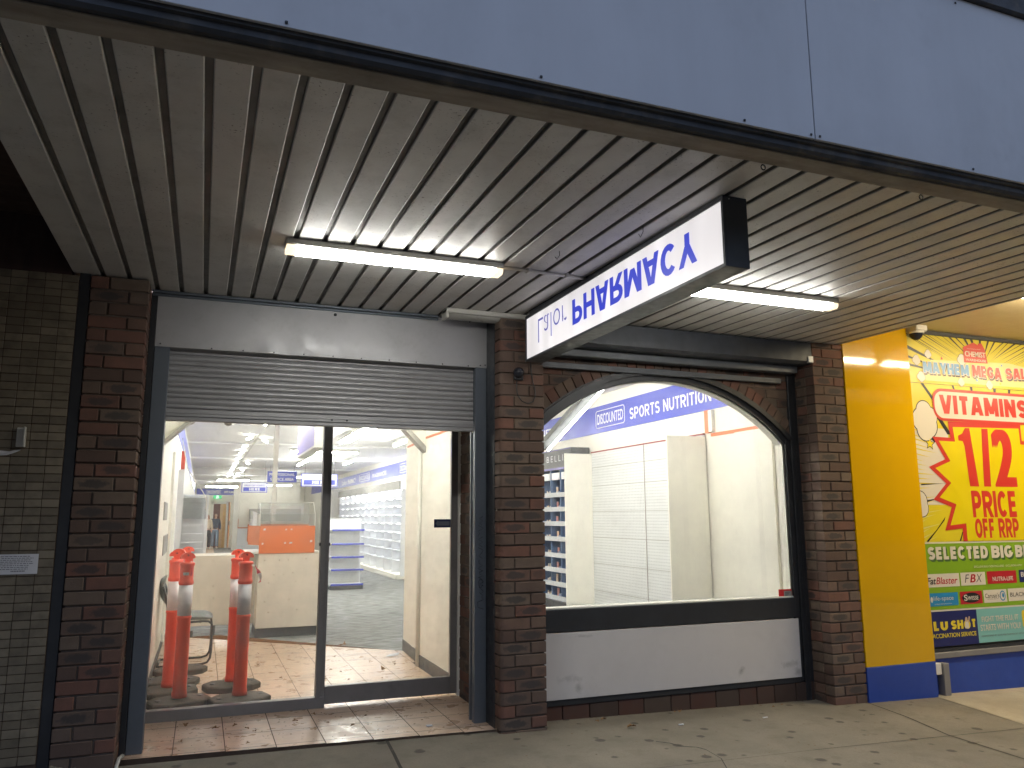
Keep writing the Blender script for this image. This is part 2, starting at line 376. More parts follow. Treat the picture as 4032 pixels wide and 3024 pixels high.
M['fascia'] = mat('fascia_sheet', S(206, 206, 208), .42, 0, .06, 1.6, grime=.22, gcol=S(150, 148, 146), gscale=1.4, streak=(1.6, 1, .25))
M['silver'] = mat('dull_silver_sheet', S(176, 176, 178), .46, .3, .05, 3, grime=.25, gcol=S(120, 116, 104), gscale=4)
M['shut'] = mat('shutter_slats', S(168, 168, 170), .4, .35, .08, 6, grime=.3, gcol=S(110, 108, 104), streak=(1, 8, 8))
M['alu'] = mat('anodised_aluminium', S(128, 126, 126), .42, .2, .08, 6, grime=.2)
M['guide'] = mat('guide_rail_metal', S(108, 116, 126), .4, .5, .08, 5, grime=.25)
M['glass'] = glass_mat('window_glass', dirt=.05); M['acrylic'] = glass_mat('clear_acrylic', (.95, .97, .97), .08)
M['white'] = mat('white_paint', S(226, 224, 216), .45, 0, .03, 4)
M['panelwhite'] = mat('scuffed_white_panel', S(196, 193, 192), .4, 0, .03, 2, grime=.1, gcol=S(110, 106, 100), gscale=3.5)
def scuffs(m_, spots):
    g = m_.node_tree; b = g.nodes['Principled BSDF']; lk = b.inputs['Base Color'].links[0]; src = lk.from_socket
    tc = g.nodes.new('ShaderNodeTexCoord'); nz = g.nodes.new('ShaderNodeTexNoise'); nz.inputs['Scale'].default_value = 11; nz.inputs['Detail'].default_value = 6; nz.inputs['Roughness'].default_value = .7; g.links.new(tc.outputs['Object'], nz.inputs['Vector'])
    for (x, y, z, rx, ry, rz, k) in spots:
        mp = g.nodes.new('ShaderNodeMapping'); mp.inputs['Location'].default_value = (-x/rx, -y/ry, -z/rz); mp.inputs['Scale'].default_value = (1/rx, 1/ry, 1/rz); g.links.new(tc.outputs['Object'], mp.inputs[0])
        ln = g.nodes.new('ShaderNodeVectorMath'); ln.operation = 'LENGTH'; g.links.new(mp.outputs[0], ln.inputs[0])
        ad = g.nodes.new('ShaderNodeMath'); ad.operation = 'MULTIPLY_ADD'; ad.inputs[1].default_value = 2.6; g.links.new(nz.outputs[0], ad.inputs[0]); g.links.new(ln.outputs['Value'], ad.inputs[2])
        mr = g.nodes.new('ShaderNodeMapRange'); mr.inputs[1].default_value = 1.35; mr.inputs[2].default_value = 2.0; mr.inputs[3].default_value = k; mr.inputs[4].default_value = 0; g.links.new(ad.outputs[0], mr.inputs[0])
        mx = g.nodes.new('ShaderNodeMix'); mx.data_type = 'RGBA'; mx.inputs[7].default_value = (.12, .115, .11, 1); g.links.new(mr.outputs[0], mx.inputs[0]); g.links.new(src, mx.inputs[6]); src = mx.outputs[2]
    g.links.new(src, b.inputs['Base Color'])
scuffs(M['panelwhite'], [(.62, 0, .24, .05, 1, .05, .55), (1.12, 0, .26, .22, 1, .05, .4), (1.2, 0, .19, .07, 1, .06, .45), (-.98, 0, .29, .17, 1, .05, .35), (-.9, 0, .22, .05, 1, .06, .4), (-.85, 0, .60, .14, 1, .02, .35)])
M['cream'] = mat('cream_wall', S(240, 237, 226), .6, 0, .03, 2, grime=.06, gcol=S(150, 140, 110))
M['ceil'] = mat('ceiling_paint', S(245, 244, 243), .7, 0, .03, 1)
M['shelfwhite'] = mat('white_shelf_metal', S(232, 234, 238), .35, 0, .03, 5)
M['grey'] = mat('grey_laminate', S(150, 148, 142), .5, 0, .06, 5)
M['dgrey'] = mat('dark_grey_skirting', S(84, 86, 86), .6, 0, .1, 6)
M['bluesign'] = mat('blue_vinyl', S(72, 84, 190), .4, 0, .03, 3)
M['whitesign'] = mat('white_vinyl', S(238, 238, 240), .4, 0, .02, 3)
M['orange'] = mat('orange_laminate', S(208, 112, 64), .35, 0, .04, 4)
M['bollard'] = mat('orange_plastic', S(255, 84, 54), .38, 0, .08, 8)
M['sleeve'] = mat('reflective_sleeve', S(234, 226, 228), .3, 0, .06, 12)
M['rubber'] = mat('recycled_rubber', S(74, 70, 62), .85, 0, .2, 20, bump=.4)
M['seatg'] = mat('grey_green_vinyl', S(104, 112, 110), .4, 0, .06, 8)
M['dframe'] = mat('dark_steel_tube', S(66, 70, 70), .35, .4, .1, 8)
M['yellow'] = mat('yellow_acrylic_panel', S(204, 158, 0), .075, 0, .03, 2, grime=.06, gcol=S(120, 100, 40))
M['blue'] = mat('blue_paint', S(34, 66, 150), .45, 0, .1, 3, grime=.12, gcol=S(30, 40, 80))
M['leaf'] = mat('dry_leaf', S(134, 100, 66), .8, 0, .35, 30)
M['paper'] = mat('paper', S(214, 214, 218), .8, 0, .04, 6)
M['tiletan'] = None
M['lamp'] = emit('lit_diffuser', (1, .985, .93), L_AWN); M['lampn'] = emit('lit_tube', (1, .84, .56), L_NEI)
M['lampw'] = emit('window_tube_lamp', (1, .985, .95), 3.5); M['lampi'] = emit('shop_tube', (1, .975, .93), L_INT); M['spot'] = emit('spot_lamp', (1, .97, .9), 8.0)
M['lampbright'] = emit('shelf_strip', (1, .98, 1), 2.4)
M['plastic'] = mat('white_plastic', S(206, 204, 196), .4, 0, .04, 8)
M['dplastic'] = mat('smoked_dome', S(40, 42, 50), .12, 0, .05, 8)
# ================================================================ ground
def gz(x): return -0.012*(x-2.4) if x < 2.4 else -0.022*(x-2.4)
def tan_mat():
    g = N('tan_tile'); a = g.attr(); sep = g.n('ShaderNodeSeparateColor'); g.l(a.outputs['Color'], sep.inputs[0])
    c = g.mix(sep.outputs[0], S(104, 95, 80), S(132, 122, 104)); c = g.mix(g.mr(g.noise(14, 5), .45, .75, 0, .6), c, S(80, 73, 62))
    g.l(c, g.b.inputs['Base Color']); g.b.inputs['Roughness'].default_value = .45; return g.m
M['tiletan'] = tan_mat()

def ground():
    b = MB(); P = lambda x, y, dz=0: (x, y, gz(x)+dz)
    xs = [-14, -.42, 2.06, 16]
    ye = [5.64, 5.64, 5.9]
    # footpath with a kerb step to the road in front of it
    for xa, xb in ((-14, 2.4), (2.4, 16)):
        b.quad(P(xa, -1.6), P(xb, -1.6), P(xb, 5.62), P(xa, 5.62)); b.quad(P(xa, -1.6), P(xb, -1.6), P(xb, -1.6, -.14), P(xa, -1.6, -.14))
    for xa, xb in ((-14, -.42), (2.04, 2.4), (2.4, 16)): b.quad(P(xa, 5.62), P(xb, 5.62), P(xb, 5.95), P(xa, 5.95))
    b.build('footpath', M['concrete'], kind='structure')
    r = MB(); r.quad((-60, -1.6, -.30), (60, -1.6, -.30), (60, -30, -.30), (-60, -30, -.30)); r.build('road', mat('asphalt', S(62, 62, 62), .9, var=.25, scale=30, bump=.4), kind='structure')
    s = MB(); Q = lambda x, y: (x, y, gz(x)+.004)
    s.quad(Q(6.2, 5.52), Q(6.09, 4.98), Q(5.97, 4.45), Q(5.86, 4.2), Q(5.62, 2.2), Q(5.3, -1.5), Q(16, -1.5), Q(16, 5.7), Q(6.22, 5.7)); s.build('footpath_slab', M['slab'], kind='structure')
    # joints and a crack: dark filler in the concrete
    j = MB()
    def strip(pts, w0):
        for (p, q) in zip(pts[:-1], pts[1:]):
            p, q = Vector((*p, 0)), Vector((*q, 0)); d = (q-p).normalized(); n = Vector((-d.y, d.x, 0))*w0*.5
            j.quad(*[(v.x, v.y, gz(v.x)+.003) for v in (p+n, q+n, q-n, p-n)])
    strip([(5.40, 5.50), (5.30, 5.0), (5.142, 4.5), (5.10, 3.9), (4.99, 2.0)], .013)
    strip([(1.265, 5.64), (1.24, 5.3), (1.217, 5.05), (1.17, 4.4), (1.05, 2.0)], .022)
    strip([(3.9, 4.49), (4.6, 4.485), (5.03, 4.479), (5.17, 4.474), (5.68, 4.464), (5.9, 4.469)], .007)
    strip([(1.9, 4.47), (3.0, 4.48), (3.9, 4.49)], .004)
    strip([(3.0, 5.0), (3.07, 4.93), (3.10, 4.84), (3.19, 4.79), (3.215, 4.72)], .012)
    strip([(3.215, 4.72), (3.19, 4.52), (3.08, 4.3), (2.9, 3.9)], .006)
    strip([(7.0, 5.5), (6.8, 4.6), (6.5, 3.4)], .006)
    j.build('footpath_joint', mat('joint_filler', S(48, 44, 38), .95, var=.3, scale=40), kind='structure')
    # little inspection cover at the left
    cv = MB(); z = gz(-.3)+.006
    for (a, c_, d, e) in ((-.36, .16, 5.16, 5.18), (-.36, .16, 4.7, 4.72), (-.36, -.34, 5.18, 4.72), (.14, .16, 5.18, 4.72)): cv.box(a, c_, d, e, z-.01, z+.004)
    cv.box(-.34, .14, 4.72, 5.16, z-.012, z-.003)
    tag(cv.build('inspection_cover', mat('cover_steel', S(60, 58, 54), .6, .4, .2, 12)), 'dark inset metal inspection cover in the footpath below the tiled doorstep', 'drain cover')
ground()

def tiles():
    tag_ = MB(); gr = MB()
    px, py = .3165, .37
    def inside(x, y):
        return y < 10.45-(x-.645)*.888
    edge = lambda x: 5.70-.047*(x+.28)
    zf = lambda x, y: .03 if y > 6.72 else .03+(gz(x)+.014-.03)*(6.72-y)/1.1
    for i in range(-1, 8):
        for k in range(-3, 14):
            x0 = -.089+i*px; y0 = 6.467+k*py; x1, y1 = x0+px, y0+py
            x0c = max(x0, -.40); x1c = min(x1, 2.125 if y0 < 8.3 else 2.3)
            g = .003
            if x1c-x0c < .02: continue
            y0c = max(y0, edge((x0c+x1c)/2))
            if y1-y0c < .02: continue
            poly = [(x0c+g, y0c+g), (x1c-g, y0c+g), (x1c-g, y1-g), (x0c+g, y1-g)]
            # clip against the carpet line
            out = []
            for (p, q) in zip(poly, poly[1:]+poly[:1]):
                fp = p[1]-(10.45-(p[0]-.645)*.888); fq = q[1]-(10.45-(q[0]-.645)*.888)
                if fp <= 0: out.append(p)
                if fp*fq < 0: t = fp/(fp-fq); out.append((p[0]+(q[0]-p[0])*t, p[1]+(q[1]-p[1])*t))
            if len(out) < 3: continue
            gr.add([(x+(-g if x < (x0c+x1c)/2 else g), y+(-g if y < (y0c+y1)/2 else g), zf(x, y)-.0035) for x, y in out], [list(range(len(out)))])
            r = random.random(); tag_.add([(x, y, zf(x, y)+random.uniform(0, .0006)) for x, y in out], [list(range(len(out)))], False, (r, random.random(), 0, 0))
    # front riser of the doorstep
    gr.quad((-.40, 5.70, zf(-.4, 5.7)), (2.125, 5.59, zf(2.1, 5.59)), (2.125, 5.59, -.05), (-.40, 5.70, -.05))
    o = tag_.build('floor', M['tile'], kind='structure'); gr.build('floor_grout', M['grout'], kind='structure')
    c = MB(); c.quad((.29, 11.2, .026), (2.26, 9.02, .026), (2.26, 5.95, .022), (4.99, 5.95, .022), (4.99, 43, .022), (-.36, 43, .022), (-.36, 11.2, .024))
    c.build('carpet', M['carpet'], kind='structure')
    v = MB(); v.quad((-.36, 16, .03), (.55, 16, .03), (.62, 42.8, .03), (-.36, 42.8, .03)); v.build('vinyl_floor', mat('tan_vinyl', S(190, 164, 140), .5, var=.06), kind='structure')
tiles()

# ================================================================ brickwork
def brk(hdr=False):
    r, r2 = random.random(), (random.random() if not hdr else random.random()*.42)
    return r, r2
def brick(b, x0, x1, y0, y1, z0, z1, ax=0, hdr=False, c=.004, round_left=False):
    r, r2 = brk(hdr)
    lo, hi = ((x0, x1), (y0, y1))[ax]
    j = random.uniform(-.003, .003); z0 += random.uniform(-.0015, .0015); z1 += random.uniform(-.0015, .0015)
    def at(vs):
        return [(r, ((v[ax]-lo)/(hi-lo)*2-1), ((v[2]-z0)/(z1-z0)*2-1), r2) for v in vs]
    if round_left:
        R = .034; pts = [(x1, y0+j), (x1, y1), (x0, y1)] + [(x0+R-R*math.cos(t), y0+j+R-R*math.sin(t)) for t in [i*math.pi/16 for i in range(9)]]
        n = len(b.v); b.prism(pts, 2, z0, z1); b.ua = True
        b.a[n:] = at(b.v[n:])
    else:
        b.box(x0, x1, y0+j, y1, z0, z1, c, at)
def pillar(label, x0, x1, y0, depth, ztop, zbase, roundl=False, left_face=True, right_face=True, phase=0):
    t = thing('brick_pillar', label, 'brick pillar', ((x0+x1)/2, y0, 0), 'brick pillars of the shopfront')
    b = MB(); mo = MB(); mo.box(x0+.012, x1-.012, y0+.012, y0+depth, -.12, ztop)
    z = zbase; k = phase
    while z < ztop-.01:
        z1 = min(z+.076, ztop-.002)
        a = .23 if k % 2 == 0 else .11
        w = x1-x0; xm = x0+a*w/.35
        brick(b, x0, xm-.005, y0, y0+.11, z, z1, hdr=(a < .2), round_left=roundl)
        brick(b, xm+.005, x1, y0, y0+.11, z, z1, hdr=(a > .2))
        yy = y0+.12 if a > .2 else y0+.12
        first = .11 if a < .2 else .23
        for (xa, xb, on) in ((x0, x0+.1, left_face), (x1-.1, x1, right_face)):
            if not on: continue
            y = yy; i = 0
            while y < y0+depth-.02:
                ln = (first if i == 0 else .23); ye = min(y+ln, y0+depth)
                brick(b, xa, xb, y, ye, z, z1, ax=1, hdr=ln < .2); y = ye+.01; i += 1
        z += .086; k += 1
    b.build('brickwork', M['brick'], t); mo.build('mortar', M['mortar'], t)
    return t
pillar('dim brick pillar left of the roller shutter, beside the tan tiled wall', -.745, -.405, 5.51, .34, 3.06, -.03, left_face=False)
pillar('brick pillar with one rounded edge, between the shop door and the arched window', 2.05, 2.41, 5.51, .55, 3.065, -.062, roundl=True, phase=1)
pillar('brick pillar at the edge of the yellow panel, right of the arched window', 5.06, 5.41, 5.51, .34, 3.066, -.075, phase=0)

# brick return beside the door (right side of the entry)
def entry_return():
    b = MB(); mo = MB(); mo.box(2.112, 2.3, 6.07, 6.66, -.02, 3.05)
    z = .0
    k = 0
    while z < 2.75:
        y = 6.06 + (0 if k % 2 else -.12)
        while y < 6.66:
            ya, yb = max(y, 6.06), min(y+.23, 6.66)
            if yb-ya > .03: brick(b, 2.105, 2.2, ya, yb, z, z+.076, ax=1, hdr=yb-ya < .2)
            y += .24
        z += .086; k += 1
    t = thing('brick_wall', 'narrow strip of brick wall between the door frame and the right shutter rail', 'brick wall', (2.2, 6.2, 0))
    b.build('brickwork', M['brick'], t); mo.build('mortar', M['mortar'], t)
    l = MB(); l.box(-.55, -.40, 5.86, 6.75, -.02, 3.05); l.build('wall', M['cream'], kind='structure')
entry_return()

# ---------------- arched wall round the window
AX, AZ, AR = 3.667, .930, 1.740
def arc(x, R=AR): 
    d = R*R-(x-AX)**2
    return AZ+math.sqrt(d) if d > 0 else AZ
def arched_wall():
    t = thing('brick_arch', 'dark brick arch with angled bricks over the curved shop window', 'brick arch', (AX, 5.76, 0))
    mo = MB(); n = 60; xs = [2.38+(5.06-2.38)*i/n for i in range(n+1)]
    zf = lambda x: max(2.05, arc(x, AR+.085))
    for a, c_ in zip(xs[:-1], xs[1:]):
        mo.quad((a, 5.765, zf(a)), (c_, 5.765, zf(c_)), (c_, 5.765, 2.9), (a, 5.765, 2.9))
        mo.quad((a, 5.765, zf(a)), (c_, 5.765, zf(c_)), (c_, 5.86, zf(c_)), (a, 5.86, zf(a)))
        mo.quad((a, 5.86, zf(a)), (c_, 5.86, zf(c_)), (c_, 5.86, 2.9), (a, 5.86, 2.9))
    mo.build('mortar', M['mortar'], t)
    b = MB(); z = 2.06; k = 0
    while z < 2.80:
        x = 2.33+(.12 if k % 2 else 0)
        while x < 5.06:
            xa, xb = max(x, 2.385), min(x+.23, 5.055)
            if xb-xa > .04:
                cx = min(max(AX, xa), xb)
                rr = min(math.hypot(px-AX, z-AZ) for px in (xa, xb, cx))
                if rr > AR+.10: brick(b, xa, xb, 5.758, 5.84, z, z+.076)
            x += .24
        z += .086; k += 1
    b.build('brickwork', M['brick'], t)
    v = MB(); r0, r1 = AR+.082, AR+.197; da = .089/(AR+.14); a = math.acos((2.39-AX)/r1) if abs((2.39-AX)/r1) < 1 else math.pi*.8
    while True:
        a1 = a-da+.0055
        pts = [(AX+r*math.cos(q), AZ+r*math.sin(q)) for r, q in ((r0, a), (r1, a), (r1, a1), (r0, a1))]
        if max(p[0] for p in pts) > 5.055: break
        if min(p[0] for p in pts) > 2.385:
            n0 = len(v.v); v.prism(pts, 1, 5.75+random.uniform(-.001, .001), 5.84); v.ua = True
            r, r2 = brk(random.random() < .5); v.a[n0:] = [(r, 0, 1.2, .2)]*(len(v.v)-n0)
        a -= da
    v.build('arch_brick', M['brick'], t)
    # brick-on-edge base course under the window
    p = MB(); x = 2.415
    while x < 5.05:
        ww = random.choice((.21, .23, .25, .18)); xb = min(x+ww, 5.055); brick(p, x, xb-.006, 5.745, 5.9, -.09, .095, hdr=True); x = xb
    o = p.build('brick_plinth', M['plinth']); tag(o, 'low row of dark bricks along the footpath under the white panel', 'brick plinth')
arched_wall()

def window():
    t = thing('arched_window', 'black framed arched shop window with lit interior and white panel below', 'shop window', (AX, 5.75, 0))
    f = MB(); n = 64
    a0 = math.acos((2.405-AX)/AR); a1 = math.acos((4.902-AX)/AR)
    def ring(r0, r1, y0, y1, mb):
        for i in range(n):
            q0 = a0+(a1-a0)*i/n; q1 = a0+(a1-a0)*(i+1)/n
            p = lambda r, q, y: (AX+r*math.cos(q), y, AZ+r*math.sin(q))
            mb.quad(p(r0, q0, y0), p(r0, q1, y0), p(r1, q1, y0), p(r1, q0, y0))
            mb.quad(p(r0, q0, y0), p(r0, q1, y0), p(r0, q1, y1), p(r0, q0, y1))
            mb.quad(p(r1, q0, y0), p(r1, q1, y0), p(r1, q1, y1), p(r1, q0, y1))
            mb.quad(p(r0, q0, y1), p(r0, q1, y1), p(r1, q1, y1), p(r1, q0, y1))
    ring(AR, AR+.045, 5.755, 5.785, f); ring(AR+.045, AR+.083, 5.725, 5.80, f); ring(AR+.086, AR+.098, 5.743, 5.76, f)
    f.box(4.907, 4.955, 5.752, 5.785, .10, 2.2, .002); f.box(4.957, 5.012, 5.735, 5.80, -.08, 2.86, .003); f.box(5.014, 5.058, 5.75, 5.80, -.08, 2.86, .003)
    f.box(4.964, 4.970, 5.73, 5.736, -.03, 2.2); f.box(4.985, 4.991, 5.73, 5.736, -.03, 2.2)
    f.box(2.40, 2.44, 5.735, 5.80, .10, 2.2, .003)
    f.box(2.40, 4.901, 5.74, 5.80, .637, .806, .003); f.box(2.40, 4.901, 5.738, 5.80, .098, .143, .003)
    f.build('frame', M['black'], t)
    s = MB(); s.box(2.40, 4.905, 5.765, 5.86, .806, .818, .002); s.build('sill', M['cream'], t)
    p = MB(); p.box(2.41, 4.911, 5.728, 5.74, .144, .632, .002); p.build('lower_panel', M['panelwhite'], t)
    g = MB(); k = 48; xs = [2.41+(4.9-2.41)*i/k for i in range(k+1)]
    for x0, x1 in zip(xs[:-1], xs[1:]): g.quad((x0, 5.785, .81), (x1, 5.785, .81), (x1, 5.785, arc(x1)), (x0, 5.785, arc(x0)))
    g.build('pane', M['glass'], t)
    # inner wall behind, same arch
    q = MB(); k = 60; X0, X1 = 2.26, 4.985; xs = sorted(set([X0+(X1-X0)*i/k for i in range(k+1)]+[2.42, 4.898])); Ri = AR-.006
    for x0, x1 in zip(xs[:-1], xs[1:]):
        xm = (x0+x1)/2
        if 2.42 < xm < 4.897:
            z0, z1 = arc(x0, Ri), arc(x1, Ri)
            q.quad((x0, 5.788, z0), (x1, 5.788, z1), (x1, 5.88, z1), (x0, 5.88, z0)); lo = (z0, z1)
            q.quad((x0, 5.87, .02), (x1, 5.87, .02), (x1, 5.87, .80), (x0, 5.87, .80)); q.quad((x0, 5.95, .02), (x1, 5.95, .02), (x1, 5.95, .80), (x0, 5.95, .80)); q.quad((x0, 5.87, .80), (x1, 5.87, .80), (x1, 5.95, .80), (x0, 5.95, .80))
        else: lo = (.02, .02)
        for y in (5.865, 5.88): q.quad((x0, y, lo[0]), (x1, y, lo[1]), (x1, y, 3.2), (x0, y, 3.2))
    zj = arc(4.896, Ri); q.quad((4.896, 5.788, .80), (4.896, 5.88, .80), (4.896, 5.88, zj), (4.896, 5.788, zj)); q.quad((2.42, 5.87, .80), (2.42, 5.95, .80), (2.42, 5.95, zj), (2.42, 5.87, zj))
    q.build('wall', M['cream'], kind='structure')
    st = MB(); st.box(4.758, 4.898, 5.780, 5.7835, .803, .878); o = st.build('window_sticker', mat('red_sticker', S(214, 46, 48), .5, var=.04)); tag(o, 'small red sticker with a grey label in the corner of the arched window', 'sticker')
    s2 = MB(); s2.box(4.812, 4.894, 5.777, 5.7795, .815, .862); s2.build('label', M['grey'], o)
    s3 = MB()
    for i, zz in enumerate((.850, .838, .826)): s3.box(4.822, 4.872-.01*i, 5.7755, 5.7765, zz-.002, zz+.002)
    s3.build('print', M['dgrey'], o)
window()

def window_shutter_box():
    t = thing('window_shutter_box', 'dark roller shutter box above the arched window, under the awning', 'shutter box', (3.7, 5.6, 2.9))
    b = MB(); b.prism([(5.50, 3.055), (5.50, 2.885), (5.53, 2.865), (5.74, 2.865), (5.74, 3.055)], 0, 2.415, 5.045); b.build('casing', M['char'], t)
    g = MB(); g.box(2.415, 5.0, 5.64, 5.745, 2.80, 2.863, .004); g.box(2.42, 4.86, 5.70, 5.748, 2.705, 2.752, .004); g.box(2.42, 4.86, 5.695, 5.70, 2.728, 2.733); g.build('bottom_bar', M['lintel'], t)
    h = MB(); h.box(5.0, 5.055, 5.49, 5.53, 2.872, 2.93, .003); h.build('end_bracket', M['silver'], t)
window_shutter_box()

# ================================================================ roller shutter at the door
def roller_shutter():
    t = thing('roller_shutter', 'half open grey slatted roller shutter with dented silver cover over the shop door', 'roller shutter', (.85, 5.8, 0))
    # cover sheet with a dent
    nx, nz = 60, 16; v = []; f = []
    for i in range(nx+1):
        for k in range(nz+1):
            x = -.365+2.43*i/nx; z = 2.682+(3.062-2.682)*k/nz
            d = .013*math.exp(-(((x-.40)/.07)**2+((z-2.70)/.075)**2)) - .011*math.exp(-(((x-.47)/.09)**2+((z-2.72)/.10)**2)) + .010*math.exp(-(((x-.85)/.45)**2+((z-2.76)/.12)**2)) + .004*math.sin(x*2.1+1)*math.sin((z-2.68)*8)
            v.append((x, 5.80-d, z))
    for i in range(nx):
        for k in range(nz): a = i*(nz+1)+k; f.append([a, a+1, a+nz+2, a+nz+1])
    c = MB(); c.add(v, f, True); c.box(-.365, 2.062, 5.803, 5.82, 2.684, 3.06); c.build('cover_sheet', M['silver'], t)
    for x, z, w_ in [(.0+.21*i, 2.69+.004*random.random(), .005) for i in range(10)]+[(.1+.3*i, 3.045, .005) for i in range(7)]+[(1.99, 2.70, .005), (2.03, 2.705, .005), (-.33, 2.70, .005), (.846, 3.01, .011)]:
        r = MB(); r.lathe([(w_*1.1, 0), (w_, .003), (w_*.4, .005)], 0, 0, 10)
        for q in range(len(r.v)): a = r.v[q]; r.v[q] = (x+a[0], 5.793-a[2], z+a[1])
        r.build('rivet', M['black'], t)
    tr = MB(); tr.box(-.40, 1.64, 5.765, 5.80, 3.052, 3.07, .003); tr.box(-.40, 1.64, 5.785, 5.80, 3.034, 3.05, .003); tr.build('top_trim', M['guide'], t)
    # curtain profile
    pr = []; z = 2.72; 
    def slat(z0):
        h = .076; o = []
        for i in range(9): a = i/8; o.append((5.872-.011*math.sin(math.pi*a), z0-h*.58*a))
        o += [(5.874, z0-h*.60)]
        for i in range(7): a = i/6; o.append((5.872-.006*math.sin(math.pi*a), z0-h*(.62+.32*a)))
        o += [(5.882, z0-h*.955), (5.882, z0-h*.985)]
        return o
    while z > 2.27: pr += slat(z); z -= .076
    zb = z
    s = MB(); x0, x1 = -.285, 1.975
    vs = [(x0, y, zz) for y, zz in pr]+[(x1, y, zz) for y, zz in pr]; n = len(pr)
    s.add(vs, [[i, i+1, n+i+1, n+i] for i in range(n-1)], True); s.box(x0, x1, 5.885, 5.892, zb, 2.72); s.build('curtain', M['shut'], t)
    bb = MB(); bb.box(x0, x1, 5.848, 5.888, 2.205, zb-.002, .004); bb.box(x0, x1, 5.842, 5.848, 2.232, 2.238); bb.box(x0, x1, 5.842, 5.848, 2.212, 2.218); bb.box(x0, x1, 5.835, 5.895, 2.178, 2.204, .003); bb.build('bottom_bar', M['shut'], t)
    for xx in (.855, .965):
        q = MB(); q.lathe([(.008, 0), (.006, .006)], 0, 0, 8)
        for i in range(len(q.v)): a = q.v[i]; q.v[i] = (xx+a[0], 5.846-a[2], 2.225+a[1])
        q.build('bolt', M['black'], t)
    for (xa, xb, lip, nm) in ((-.366, -.268, -.268, 0), (1.952, 2.045, 1.952, 1)):
        g = MB(); g.box(xa, xb, 5.80, 5.86, gz(xa)+.01, 2.682, .004); g.box(xa, xb, 5.90, 5.93, .02, 2.682, .002)
        g.box(xa if nm == 0 else xb-.03, xa+.03 if nm == 0 else xb, 5.86, 5.90, .02, 2.682)
        go = g.build('guide_rail', M['guide'], t)
        if nm == 1:
            # scrawled marker tag on the rail
            k = MB(); random.seed(11); z = 1.52
            while z > .86:
                hgt = random.uniform(.05, .085); pts = []
                for q in range(5): pts.append((1.998+random.choice((-1, 1))*random.uniform(.008, .026), 5.7985, z-hgt*q/4))
                k.tube(pts, .0018, 4); z -= hgt*random.uniform(.9, 1.15)
            k.tube([(1.998+.018*math.cos(a*.5), 5.7985, 1.02+.03*math.sin(a*.5)) for a in range(13)], .0018, 4)
            k.build('marker_scrawl', M['black'], go); random.seed(21)
    bl = MB(); bl.box(2.046, 2.10, 5.62, 5.9, -.0, 3.06, .003); bl.build('side_flashing', M['black'], t); bl = MB(); bl.box(-.405, -.368, 5.80, 5.9, .0, 3.06, .002); bl.build('side_flashing', M['black'], t)
    hd = MB(); hd.box(-.4, 2.1, 5.9, 6.0, 2.72, 3.1); hd.build('wall', M['black'], kind='structure')
roller_shutter()

# ================================================================ glazed shopfront
def shopfront():
    t = thing('glass_shopfront', 'aluminium framed glass shopfront with a fixed pane and a sliding door', 'shopfront', (.9, 6.7, .03))
    f = MB(); f.box(-.365, .99, 6.66, 6.74, .03, .112, .003); f.box(.918, .955, 6.655, 6.74, .112, 2.6, .003); f.box(-.365, -.345, 6.66, 6.74, .112, 2.6)
    f.box(2.133, 2.185, 6.66, 6.78, .03, 2.6, .003); f.box(-.365, 2.185, 6.66, 6.78, 2.6, 2.7); f.build('frame', M['alu'], t)
    b = MB(); b.box(2.094, 2.131, 6.665, 6.76, .03, 2.6, .002); b.build('door_jamb', M['white'], t)
    p = MB(); p.box(-.345, .918, 6.697, 6.703, .112, 2.6); p.build('fixed_pane', M['glass'], t)
    d = MB(); d.box(.957, .992, 6.69, 6.735, .05, 2.56, .002); d.box(2.034, 2.092, 6.69, 6.735, .05, 2.56, .002); d.box(.993, 2.033, 6.685, 6.735, .052, .187, .003); d.box(.993, 2.033, 6.69, 6.735, 2.5, 2.56)
    do = d.build('sliding_door', M['alu'], t)
    g = MB(); g.box(.993, 2.033, 6.71, 6.716, .187, 2.5); g.build('pane', M['glass'], do)
    for x in (.908, .985):
        k = MB(); k.box(x-.004, x+.008, 6.64, 6.66, 1.29, 1.315, .002); k.build('lock_stop', M['black'], do)
    a = MB(); a.box(1.884, 2.032, 6.705, 6.7085, 1.427, 1.498); o = a.build('door_sign', mat('navy_sticker', S(26, 40, 84), .5, var=.05)); tag(o, 'small navy sticker with a grey left arrow on the sliding glass door', 'sticker')
    r = MB(); y = 6.703; r.quad((1.895, y, 1.4625), (1.915, y, 1.488), (1.915, y, 1.4805), (2.024, y, 1.4805), (2.024, y, 1.444), (1.915, y, 1.444), (1.915, y, 1.437)); r.build('arrow', mat('grey_print', S(104, 112, 128), .5, var=.03), o)
    w_ = MB(); w_.box(-.4, 2.2, 6.68, 6.76, 2.7, 3.15); w_.build('wall', M['cream'], kind='structure')
shopfront()

